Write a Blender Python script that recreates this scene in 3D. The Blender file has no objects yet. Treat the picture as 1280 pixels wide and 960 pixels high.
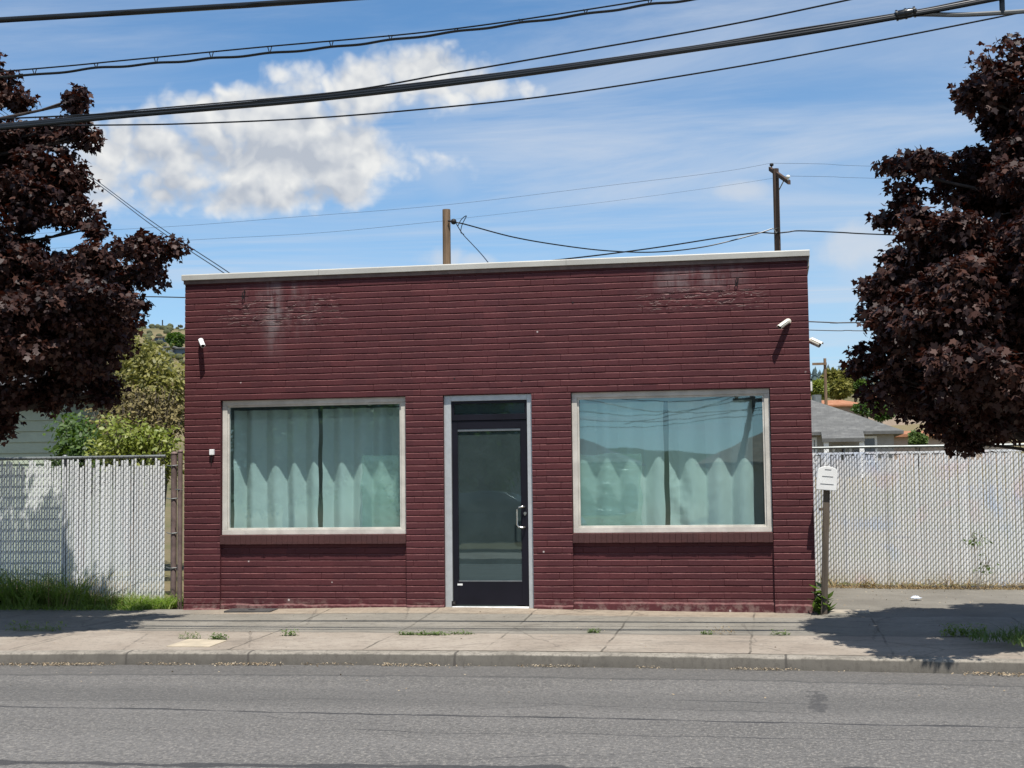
import bpy, bmesh, math, random
import numpy as np
from mathutils import Vector, Matrix, noise as mnoise

rad = math.radians
S = bpy.context.scene
COL = S.collection

# ------------------------------------------------------------------ camera
CAM_D, CAM_H, FPX = 16.5457, 1.48087, 1776.0
YAW, PITCH, ROLL = rad(10.3587), rad(4.0799), rad(0.6688)


def _rot():
    a, b = math.cos(YAW), math.sin(YAW)
    Rz = np.array([[a, -b, 0], [b, a, 0], [0, 0, 1]])
    c, s = math.cos(PITCH), math.sin(PITCH)
    Rx = np.array([[1, 0, 0], [0, c, -s], [0, s, c]])
    c, s = math.cos(ROLL), math.sin(ROLL)
    Ry = np.array([[c, 0, s], [0, 1, 0], [-s, 0, c]])
    return Rz @ Rx @ Ry


RM = _rot()
CP = np.array([0.0, -CAM_D, CAM_H])


def ray(x, y):
    return RM @ np.array([(x - 640) / FPX, 1.0, -(y - 480) / FPX])


def atY(x, y, Y):
    d = ray(x, y)
    return CP + d * (Y - CP[1]) / d[1]


def atZ(x, y, Z):
    d = ray(x, y)
    return CP + d * (Z - CP[2]) / d[2]


cd = bpy.data.cameras.new("camera")
cam = bpy.data.objects.new("camera", cd)
COL.objects.link(cam)
m4 = Matrix.Identity(4)
ax = [RM[:, 0], RM[:, 2], -RM[:, 1]]      # blender camera: x right, y up, -z forward
for c in range(3):
    for r in range(3):
        m4[r][c] = float(ax[c][r])
m4.translation = Vector(CP)
cam.matrix_world = m4
cd.sensor_width = 36.0
cd.lens = FPX / 1280 * 36.0
cd.clip_start = 0.1
cd.clip_end = 5000
S.camera = cam

# ------------------------------------------------------------------ light
SX, SY, SZ = 0.17, -0.38, 1.0             # towards the sun
SUN_EL = math.atan2(SZ, math.hypot(SX, SY))
SUN_AZ = math.atan2(SX, SY)
sd = bpy.data.lights.new("sun", 'SUN')
sd.energy = 4.2
sd.angle = rad(0.53)
sd.color = (1.0, 0.955, 0.89)
sun = bpy.data.objects.new("sun", sd)
COL.objects.link(sun)
sun.rotation_euler = Vector((-SX, -SY, -SZ)).to_track_quat('-Z', 'Y').to_euler()
sun.location = (5, -10, 30)

S.view_settings.view_transform = 'Standard'
S.view_settings.look = 'None'
S.view_settings.exposure = 0.62
S.view_settings.gamma = 1.0
S.view_settings.use_curve_mapping = False
S.cycles.max_bounces = 8
S.cycles.transparent_max_bounces = 16
S.cycles.caustics_reflective = False
S.cycles.caustics_refractive = False
try:
    S.cycles.use_denoising = True
    S.cycles.denoiser = 'OPENIMAGEDENOISE'
except Exception:
    pass


# ------------------------------------------------------------------ node helpers
class NT:
    def __init__(self, tree):
        self.t = tree
        self.n = tree.nodes
        self.l = tree.links

    def node(self, typ, **kw):
        nd = self.n.new(typ)
        for k, v in kw.items():
            setattr(nd, k, v)
        return nd

    def put(self, sock, v):
        if v is None:
            return
        if hasattr(v, 'is_output') or hasattr(v, 'links'):
            self.l.new(v, sock)
        else:
            if sock.type == 'RGBA' and not isinstance(v, (int, float)) and len(v) == 3:
                v = (*v, 1.0)
            sock.default_value = v

    def m(self, op, a, b=None, c=None, clamp=False):
        nd = self.node('ShaderNodeMath', operation=op, use_clamp=clamp)
        self.put(nd.inputs[0], a)
        self.put(nd.inputs[1], b)
        self.put(nd.inputs[2], c)
        return nd.outputs[0]

    def vm(self, op, a, b=None):
        nd = self.node('ShaderNodeVectorMath', operation=op)
        self.put(nd.inputs[0], a)
        if b is not None:
            self.put(nd.inputs[1], b)
        return nd.outputs[0]

    def smooth(self, x, lo, hi, a=0.0, b=1.0):
        nd = self.node('ShaderNodeMapRange', interpolation_type='SMOOTHSTEP')
        self.put(nd.inputs[0], x)
        self.put(nd.inputs[1], lo)
        self.put(nd.inputs[2], hi)
        self.put(nd.inputs[3], a)
        self.put(nd.inputs[4], b)
        return nd.outputs[0]

    def mix(self, f, a, b, mode='MIX'):
        nd = self.node('ShaderNodeMix', data_type='RGBA', blend_type=mode)
        self.put(nd.inputs[0], f)
        self.put(nd.inputs[6], a)
        self.put(nd.inputs[7], b)
        return nd.outputs[2]

    def noise(self, vec, scale, detail=4, rough=0.55, dist=0.0):
        nd = self.node('ShaderNodeTexNoise')
        if vec is not None:
            self.l.new(vec, nd.inputs['Vector'])
        nd.inputs['Scale'].default_value = scale
        nd.inputs['Detail'].default_value = detail
        nd.inputs['Roughness'].default_value = rough
        nd.inputs['Distortion'].default_value = dist
        return nd.outputs[0]

    def voronoi(self, vec, scale, feature='F1'):
        nd = self.node('ShaderNodeTexVoronoi', feature=feature)
        self.l.new(vec, nd.inputs['Vector'])
        nd.inputs['Scale'].default_value = scale
        return nd

    def comb(self, x, y, z):
        nd = self.node('ShaderNodeCombineXYZ')
        for i, v in enumerate((x, y, z)):
            self.put(nd.inputs[i], v)
        return nd.outputs[0]

    def sep(self, v):
        nd = self.node('ShaderNodeSeparateXYZ')
        self.l.new(v, nd.inputs[0])
        return nd.outputs

    def ramp(self, f, stops):
        nd = self.node('ShaderNodeValToRGB')
        cr = nd.color_ramp
        while len(cr.elements) < len(stops):
            cr.elements.new(0.5)
        for e, (p, c) in zip(cr.elements, stops):
            e.position = p
            e.color = (*c, 1)
        self.put(nd.inputs[0], f)
        return nd.outputs[0]

    def bump(self, h, strength=0.3, dist=0.01, normal=None):
        nd = self.node('ShaderNodeBump')
        self.put(nd.inputs['Height'], h)
        nd.inputs['Strength'].default_value = strength
        nd.inputs['Distance'].default_value = dist
        if normal is not None:
            self.l.new(normal, nd.inputs['Normal'])
        return nd.outputs[0]


def new_mat(name):
    m = bpy.data.materials.new(name)
    m.use_nodes = True
    nt = NT(m.node_tree)
    bs = m.node_tree.nodes['Principled BSDF']
    geo = nt.node('ShaderNodeNewGeometry')
    return m, nt, bs, geo.outputs['Position']


def setp(nt, bs, color=None, rough=None, metal=None, spec=None, normal=None):
    if color is not None:
        nt.put(bs.inputs['Base Color'], color)
    if rough is not None:
        nt.put(bs.inputs['Roughness'], rough)
    if metal is not None:
        nt.put(bs.inputs['Metallic'], metal)
    if spec is not None:
        nt.put(bs.inputs['Specular IOR Level'], spec)
    if normal is not None:
        nt.l.new(normal, bs.inputs['Normal'])


MATS = {}


def simple(name, col, rough=0.6, metal=0.0, var=0.18, nscale=6.0, bump=0.0, bscale=60.0, spec=0.4, stretch=(1, 1, 1)):
    if name in MATS:
        return MATS[name]
    m, nt, bs, pos = new_mat(name)
    p = nt.vm('MULTIPLY', pos, stretch)
    n = nt.noise(p, nscale, 5, 0.6)
    lo = tuple(c * (1 - var) for c in col)
    hi = tuple(min(1, c * (1 + var)) for c in col)
    c = nt.mix(nt.smooth(n, 0.3, 0.7), lo, hi)
    nrm = None
    if bump:
        nrm = nt.bump(nt.noise(p, bscale, 3), bump, 0.004)
    setp(nt, bs, c, rough, metal, spec, nrm)
    MATS[name] = m
    return m


# ------------------------------------------------------------------ world: sky with clouds
wd = bpy.data.worlds.new("World")
S.world = wd
wd.use_nodes = True
w = NT(wd.node_tree)
for nd in list(w.n):
    w.n.remove(nd)
sky = w.node('ShaderNodeTexSky', sky_type='NISHITA')
sky.sun_disc = False
sky.sun_elevation = SUN_EL
sky.sun_rotation = SUN_AZ
sky.altitude = 1250
sky.air_density = 1.0
sky.dust_density = 0.35
sky.ozone_density = 2.2
tc = w.node('ShaderNodeTexCoord')
dx, dy, dz = w.sep(tc.outputs['Generated'])
az = w.m('ARCTAN2', dx, dy)
el = w.m('ARCSINE', dz)


def px_dir(x, y):
    d = ray(x, y)
    d = d / np.linalg.norm(d)
    return math.atan2(d[0], d[1]), math.asin(d[2])


pv = w.comb(az, el, w.m('MULTIPLY', dy, 0.15))
n_big = w.noise(pv, 16.0, 7, 0.56, 0.25)
n_shift = w.noise(w.vm('ADD', pv, (0.005, 0.012, 0)), 16.0, 7, 0.56, 0.25)
n_soft = w.noise(pv, 9.0, 5, 0.5)


def billow(v):
    nd = w.node('ShaderNodeTexNoise')
    w.l.new(v, nd.inputs['Vector'])
    nd.inputs['Scale'].default_value = 30.0
    nd.inputs['Detail'].default_value = 3.0
    off = w.vm('MULTIPLY', w.vm('SUBTRACT', nd.outputs['Color'], (.5, .5, .5)), (.075, .075, .075))
    vd = w.vm('ADD', v, off)
    out = None
    for sc, am in ((20.0, .64), (52.0, .36)):
        vo = w.voronoi(vd, sc, 'F1')
        t = w.m('MULTIPLY', w.m('SUBTRACT', 1.0, vo.outputs['Distance']), am)
        out = t if out is None else w.m('ADD', out, t)
    return out


b_a = billow(pv)
b_b = billow(w.vm('ADD', pv, (0.004, 0.011, 0)))


def blobs(lst):
    out = None
    for (x, y, rx, ry) in lst:
        a0, e0 = px_dir(x, y)
        u = w.m('MULTIPLY', w.m('SUBTRACT', az, a0), FPX / rx)
        v = w.m('MULTIPLY', w.m('SUBTRACT', el, e0), FPX / ry)
        q = w.m('SUBTRACT', 1.0, w.m('ADD', w.m('MULTIPLY', u, u), w.m('MULTIPLY', v, v)))
        q = w.m('MAXIMUM', q, -2.0)
        out = q if out is None else w.m('SMOOTH_MAX', out, q, 0.4)
    return out


cumulus = blobs([(520, 88, 80, 36), (450, 112, 130, 48), (545, 102, 105, 42), (330, 148, 140, 46), (330, 205, 205, 55),
                 (205, 228, 110, 50), (450, 190, 80, 40), (610, 112, 70, 22), (160, 190, 90, 50), (400, 235, 90, 36), (330, 245, 120, 36), (140, 215, 60, 60)])
small = blobs([(548, 326, 36, 20), (598, 328, 26, 12), (1072, 305, 60, 30), (935, 238, 42, 14), (850, 330, 90, 14)])
thin = blobs([(1045, 40, 60, 26), (1000, 60, 120, 30), (880, 215, 150, 40), (1150, 330, 120, 60), (560, 190, 160, 60), (760, 60, 200, 40)])
den = w.m('ADD', w.m('MULTIPLY', cumulus, 0.85), w.m('MULTIPLY', w.m('SUBTRACT', b_a, 0.50), 1.3))
den = w.smooth(w.m('ADD', den, w.m('MULTIPLY', w.m('SUBTRACT', n_big, 0.5), 2.0)), -0.05, 0.72)
den2 = w.smooth(w.m('ADD', w.m('MULTIPLY', small, 0.5), w.m('MULTIPLY', w.m('SUBTRACT', n_big, 0.46), 2.0)), 0.0, 0.7)
den2 = w.m('MULTIPLY', den2, 0.62)
# streaky high cloud on a flat layer far above, over the whole sky
zc = w.m('MAXIMUM', dz, 0.03)
cir = w.comb(w.m('DIVIDE', dx, zc), w.m('MULTIPLY', w.m('DIVIDE', dy, zc), 0.8), 0.0)
mp = w.node('ShaderNodeMapping')
mp.inputs['Rotation'].default_value = (0, 0, rad(24))
mp.inputs['Scale'].default_value = (0.35, 1.0, 1.0)
w.l.new(cir, mp.inputs['Vector'])
n_cir = w.noise(mp.outputs[0], 1.1, 8, 0.62, 0.8)
wisps = w.smooth(n_cir, 0.36, 0.78)
wisps = w.m('MULTIPLY', wisps, 0.72)
thin_d = w.m('MULTIPLY', w.smooth(w.m('ADD', w.m('MULTIPLY', thin, 0.5), w.m('MULTIPLY', w.m('SUBTRACT', n_soft, 0.46), 2.4)), 0.0, 1.1), 0.48)
rear = w.m('MULTIPLY', w.smooth(w.noise(tc.outputs['Generated'], 4.0, 7, 0.6), 0.46, 0.62), w.smooth(dy, 0.1, -0.3))
# lit side and grey base of the big cloud
lit = w.m('ADD', 0.52, w.m('MULTIPLY', w.m('SUBTRACT', b_a, b_b), 1.5))
lit = w.m('ADD', lit, w.m('MULTIPLY', w.m('SUBTRACT', n_big, n_shift), 1.5))
lit = w.m('ADD', lit, w.m('MULTIPLY', w.m('SUBTRACT', n_soft, 0.5), 1.0))
low = blobs([(330, 190, 170, 30), (230, 245, 130, 26), (430, 150, 110, 20), (400, 245, 60, 14)])
lit = w.m('SUBTRACT', lit, w.m('MULTIPLY', w.smooth(w.m('ADD', low, w.m('MULTIPLY', w.m('SUBTRACT', n_soft, .5), 2.0)), -.3, .9), .42))
lit = w.m('ADD', lit, .16)
edge = w.smooth(den, 0.95, 0.30)
lit = w.m('ADD', lit, w.m('MULTIPLY', edge, 0.22), None, True)
cl_col = w.mix(lit, (3.15, 3.45, 3.95), (5.6, 5.65, 5.6))
sk = w.mix(1.0, sky.outputs[0], (0.62, 0.86, 0.97), 'MULTIPLY')
hz_ = w.m('MULTIPLY', w.smooth(el, .30, .0), .42)
hz_ = w.m('MAXIMUM', hz_, w.m('MULTIPLY', w.m('MULTIPLY', w.smooth(az, px_dir(600, 400)[0], px_dir(1250, 400)[0]), w.smooth(el, .36, .05)), .62))
sk = w.mix(hz_, sk, (3.6, 4.3, 5.0))
pale = w.m('MAXIMUM', wisps, thin_d)
sk = w.mix(pale, sk, (4.2, 4.6, 5.2))
sk = w.mix(w.m('MULTIPLY', rear, 0.75), sk, (5.0, 5.2, 5.5))
sk = w.mix(den2, sk, (4.5, 4.7, 5.0))
sk = w.mix(den, sk, cl_col)
bg = w.node('ShaderNodeBackground')
w.l.new(sk, bg.inputs[0])
bg.inputs[1].default_value = 0.10
try:
    wd.cycles.sampling_method = 'MANUAL'
    wd.cycles.sample_map_resolution = 256
except Exception:
    pass
wo = w.node('ShaderNodeOutputWorld')
w.l.new(bg.outputs[0], wo.inputs[0])


# ------------------------------------------------------------------ object helpers
def tag(o, label=None, cat=None, group=None, kind=None):
    if label:
        o['label'] = label
    if cat:
        o['category'] = cat
    if group:
        o['group'] = group
    if kind:
        o['kind'] = kind
    return o


def wloc(o):
    v = Vector((0, 0, 0))
    while o is not None:
        v += o.location
        o = o.parent
    return v


def thing(name, loc, label, cat, group=None):
    o = bpy.data.objects.new(name, None)
    o.empty_display_size = 0.2
    COL.objects.link(o)
    o.location = loc
    return tag(o, label, cat, group)


def link_mesh(name, me, mat, parent=None, origin=None):
    o = bpy.data.objects.new(name, me)
    COL.objects.link(o)
    if mat is not None:
        me.materials.append(mat)
    off = None
    if parent is not None:
        o.parent = parent
        off = wloc(parent)
    elif origin is not None:
        off = Vector(origin)
        o.location = off
    if off is not None:
        me.transform(Matrix.Translation(-off))
    return o


class MB:
    def __init__(self):
        self.v, self.f = [], []

    def add(self, vs, fs):
        b = len(self.v)
        self.v += [tuple(map(float, p)) for p in vs]
        self.f += [tuple(i + b for i in f) for f in fs]
        return self

    def box(self, x0, x1, y0, y1, z0, z1):
        vs = [(x, y, z) for x in (x0, x1) for y in (y0, y1) for z in (z0, z1)]
        return self.add(vs, [(0, 1, 3, 2), (4, 6, 7, 5), (0, 4, 5, 1), (2, 3, 7, 6), (0, 2, 6, 4), (1, 5, 7, 3)])

    def hexa(self, lo, hi):
        vs = list(lo) + list(hi)
        return self.add(vs, [(3, 2, 1, 0), (4, 5, 6, 7), (0, 1, 5, 4), (1, 2, 6, 5), (2, 3, 7, 6), (3, 0, 4, 7)])

    def tube(self, pts, r, n=8, caps=True):
        pts = [Vector(p) for p in pts]
        rs = r if isinstance(r, (list, tuple)) else [r] * len(pts)
        ref = Vector((0.13, 0.21, 0.97))
        rings = []
        for i, p in enumerate(pts):
            t = (pts[min(i + 1, len(pts) - 1)] - pts[max(i - 1, 0)]).normalized()
            if abs(t.dot(ref)) > 0.97:
                ref = Vector((0.97, 0.2, 0.1))
            a = t.cross(ref).normalized()
            b = t.cross(a).normalized()
            rings.append([p + (a * math.cos(2 * math.pi * k / n) + b * math.sin(2 * math.pi * k / n)) * rs[i] for k in range(n)])
        vs = [q for rg in rings for q in rg]
        fs = []
        for i in range(len(pts) - 1):
            for k in range(n):
                k2 = (k + 1) % n
                fs.append((i * n + k, i * n + k2, (i + 1) * n + k2, (i + 1) * n + k))
        if caps:
            fs.append(tuple(range(n - 1, -1, -1)))
            fs.append(tuple((len(pts) - 1) * n + k for k in range(n)))
        return self.add(vs, fs)

    def prism(self, poly, axis, a0, a1):
        """poly in the two other axes, extruded along axis"""
        n = len(poly)

        def P(u, v, a):
            return {'x': (a, u, v), 'y': (u, a, v), 'z': (u, v, a)}[axis]
        vs = [P(u, v, a0) for u, v in poly] + [P(u, v, a1) for u, v in poly]
        fs = [tuple(range(n - 1, -1, -1)), tuple(range(n, 2 * n))]
        fs += [(k, (k + 1) % n, n + (k + 1) % n, n + k) for k in range(n)]
        return self.add(vs, fs)

    def ball(self, c, r, nu=10, nv=6):
        rx, ry, rz = r if isinstance(r, (tuple, list)) else (r, r, r)
        vs = [(c[0], c[1], c[2] + rz)]
        for j in range(1, nv):
            t = math.pi * j / nv
            for i in range(nu):
                p = 2 * math.pi * i / nu
                vs.append((c[0] + rx * math.sin(t) * math.cos(p), c[1] + ry * math.sin(t) * math.sin(p), c[2] + rz * math.cos(t)))
        vs.append((c[0], c[1], c[2] - rz))
        fs = []
        for i in range(nu):
            fs.append((0, 1 + i, 1 + (i + 1) % nu))
            for j in range(nv - 2):
                a = 1 + j * nu
                fs.append((a + i, a + nu + i, a + nu + (i + 1) % nu, a + (i + 1) % nu))
            fs.append((len(vs) - 1, 1 + (nv - 2) * nu + (i + 1) % nu, 1 + (nv - 2) * nu + i))
        return self.add(vs, fs)

    def grid(self, fn, nu, nv):
        vs = [fn(i / (nu - 1), j / (nv - 1)) for j in range(nv) for i in range(nu)]
        fs = [(j * nu + i, j * nu + i + 1, (j + 1) * nu + i + 1, (j + 1) * nu + i) for j in range(nv - 1) for i in range(nu - 1)]
        return self.add(vs, fs)

    def build(self, name, mat, parent=None, origin=None, smooth=False, bevel=0.0, recalc=True):
        me = bpy.data.meshes.new(name)
        me.from_pydata(self.v, [], self.f)
        if recalc or bevel:
            bm = bmesh.new()
            bm.from_mesh(me)
            bmesh.ops.recalc_face_normals(bm, faces=bm.faces)
            if bevel:
                bmesh.ops.bevel(bm, geom=[e for e in bm.edges if e.calc_face_angle(0) > 0.6], offset=bevel, segments=2,
                                affect='EDGES', profile=0.6, clamp_overlap=True)
            bm.to_mesh(me)
            bm.free()
        if smooth:
            me.polygons.foreach_set('use_smooth', [True] * len(me.polygons))
            try:
                me.set_sharp_from_angle(angle=rad(40))
            except Exception:
                pass
        return link_mesh(name, me, mat, parent, origin)


def polys_obj(name, V, k, mat, parent=None, origin=None, rnd=None, smooth=False):
    """V: (n*k,3) array, every k vertices one polygon; rnd per polygon -> face attribute"""
    n = len(V) // k
    me = bpy.data.meshes.new(name)
    me.vertices.add(len(V))
    me.vertices.foreach_set('co', np.asarray(V, np.float32).ravel())
    me.loops.add(len(V))
    me.loops.foreach_set('vertex_index', np.arange(len(V), dtype=np.int32))
    me.polygons.add(n)
    me.polygons.foreach_set('loop_start', np.arange(0, n * k, k, dtype=np.int32))
    me.update(calc_edges=True)
    if rnd is not None:
        at = me.attributes.new('rnd', 'FLOAT', 'FACE')
        at.data.foreach_set('value', np.asarray(rnd, np.float32))
    me.validate()
    return link_mesh(name, me, mat, parent, origin)


def unit(a):
    return a / (np.linalg.norm(a, axis=-1, keepdims=True) + 1e-9)


MAPLE = np.array([(0, 0), (.34, -.10), (.33, .13), (.62, .40), (.27, .50), (.20, .72), (0, 1.0), (-.20, .72), (-.27, .50), (-.62, .40), (-.33, .13), (-.34, -.10)])
OVAL = np.array([(0, 0), (.22, .25), (.24, .55), (0, 1.0), (-.24, .55), (-.22, .25)])


def place_leaves(P, N, T, size, tmpl):
    """positions, normals, tip directions -> polygon vertices"""
    N = unit(N)
    T = unit(T - N * (T * N).sum(1, keepdims=True))
    B = np.cross(N, T)
    k = len(tmpl)
    V = P[:, None, :] + size[:, None, None] * (tmpl[None, :, 0, None] * B[:, None, :] + (tmpl[None, :, 1, None] - 0.3) * T[:, None, :])
    # slight cup
    cup = (np.abs(tmpl[:, 0]) * -0.35 - np.maximum(tmpl[:, 1] - .4, 0) * .25)
    V = V + (size[:, None, None] * cup[None, :, None]) * N[:, None, :]
    return V.reshape(-1, 3)


def crown(name, lobes, mat, parent, seed, dens=66, per=11, size=(.038, .078), spread=.055, tmpl=MAPLE, shell=(.62, 1.0), droop=.7, upb=.55, gap=-.34):
    """lobes (x,y,z,rx,ry,rz): twig clusters over lobe shells, leaves in each cluster"""
    rng = np.random.default_rng(seed)
    Ps, Ns, Ts = [], [], []
    for (x, y, z, rx, ry, rz) in lobes:
        area = 4 * math.pi * ((rx * ry) ** 1.6 / 3 + (rx * rz) ** 1.6 / 3 + (ry * rz) ** 1.6 / 3) ** (1 / 1.6)
        n = max(3, int(area * dens))
        d = unit(rng.normal(size=(n, 3)))
        s = rng.uniform(shell[0], shell[1], n) ** 0.6
        c = np.array([x, y, z]) + d * s[:, None] * np.array([rx, ry, rz])
        q = c * (2.1 / max(.25, (rx + rz) / 2) * .5)
        nz = (np.sin(q[:, 0] * 3.1 + q[:, 2] * 1.7 + seed) + np.sin(q[:, 1] * 2.7 - q[:, 0] * 1.3 + 1.1) + np.sin(q[:, 2] * 3.7 + q[:, 1] * 1.9)) / 3
        keep = nz > gap
        c, d = c[keep], d[keep]
        m = len(c)
        off = np.clip(rng.normal(size=(m, per, 3)), -1.5, 1.5) * spread * np.array([1, 1, .75])
        P = (c[:, None, :] + off).reshape(-1, 3)
        D = np.repeat(d, per, 0)
        up = np.array([0, 0, 1.0])
        N = D * .55 + up * upb + rng.normal(size=P.shape) * .55
        T = D * .6 + unit(off.reshape(-1, 3)) * .5 - up * droop + rng.normal(size=P.shape) * .25
        Ps.append(P); Ns.append(N); Ts.append(T)
    P, N, T = map(np.concatenate, (Ps, Ns, Ts))
    sz = rng.uniform(size[0], size[1], len(P))
    V = place_leaves(P, N, T, sz, tmpl)
    return polys_obj(name, V, len(tmpl), mat, parent, rnd=rng.random(len(P)))


def leaf_mat(name, c0, c1, c2, rough=0.42, trans=(0.05, 0.01, 0.01), tf=0.25, spec=0.5):
    m, nt, bs, pos = new_mat(name)
    at = nt.node('ShaderNodeAttribute', attribute_name='rnd', attribute_type='GEOMETRY')
    col = nt.ramp(at.outputs['Fac'], [(0, c0), (.55, c1), (1, c2)])
    big = nt.smooth(nt.noise(pos, 1.6, 2), .35, .65)
    col = nt.mix(nt.m('MULTIPLY', big, .35), col, c2)
    setp(nt, bs, col, rough, 0, spec)
    tr = nt.node('ShaderNodeBsdfTranslucent')
    nt.put(tr.inputs[0], trans)
    mx = nt.node('ShaderNodeMixShader')
    mx.inputs[0].default_value = tf
    nt.l.new(bs.outputs[0], mx.inputs[1])
    nt.l.new(tr.outputs[0], mx.inputs[2])
    nt.l.new(mx.outputs[0], nt.n['Material Output'].inputs[0])
    return m


def blades(name, boxes, mat, seed, label=None, cat=None, lean=.35, width=.006, kind='stuff', parent=None, zfn=None, origin=None, segs=3):
    """boxes: (x0,x1,y0,y1,n,hmin,hmax) grass blades as bent strips (quads)"""
    rng = np.random.default_rng(seed)
    Vs, R = [], []
    for (x0, x1, y0, y1, n, h0, h1) in boxes:
        x = rng.uniform(x0, x1, n); y = rng.uniform(y0, y1, n)
        z = np.array([zfn(a, b) for a, b in zip(x, y)]) if zfn else np.zeros(n)
        h = rng.uniform(h0, h1, n) * rng.uniform(.6, 1.0, n)
        a = rng.uniform(0, 2 * np.pi, n)
        ln = rng.uniform(0, lean, n) * h + rng.uniform(0, lean, n) ** 2 * h
        wv = np.stack([-np.sin(a + rng.normal(size=n)), np.cos(a), np.zeros(n)], 1) * (width * rng.uniform(.6, 1.4, n))[:, None]
        base = np.stack([x, y, z], 1)
        dirv = np.stack([np.cos(a), np.sin(a), np.zeros(n)], 1)
        rnd = rng.random(n)
        for s in range(segs):
            t0, t1 = s / segs, (s + 1) / segs

            def pt(t):
                return base + dirv * (ln * t * t)[:, None] * 1.6 + np.array([0, 0, 1.0]) * (h * (t - .25 * lean * t * t * (1 if lean > .5 else .6)))[:, None]
            a0, a1 = pt(t0), pt(t1)
            w0, w1 = wv * (1 - t0 * .85), wv * (1 - t1 * .95)
            q = np.stack([a0 - w0, a0 + w0, a1 + w1, a1 - w1], 1)
            Vs.append(q.reshape(-1, 3)); R.append(rnd)
    o = polys_obj(name, np.concatenate(Vs), 4, mat, parent, origin, rnd=np.concatenate(R))
    return tag(o, label, cat, None, kind)


def nz(x, y=0.0, z=0.0):
    return mnoise.noise(Vector((x, y, z)))


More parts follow.
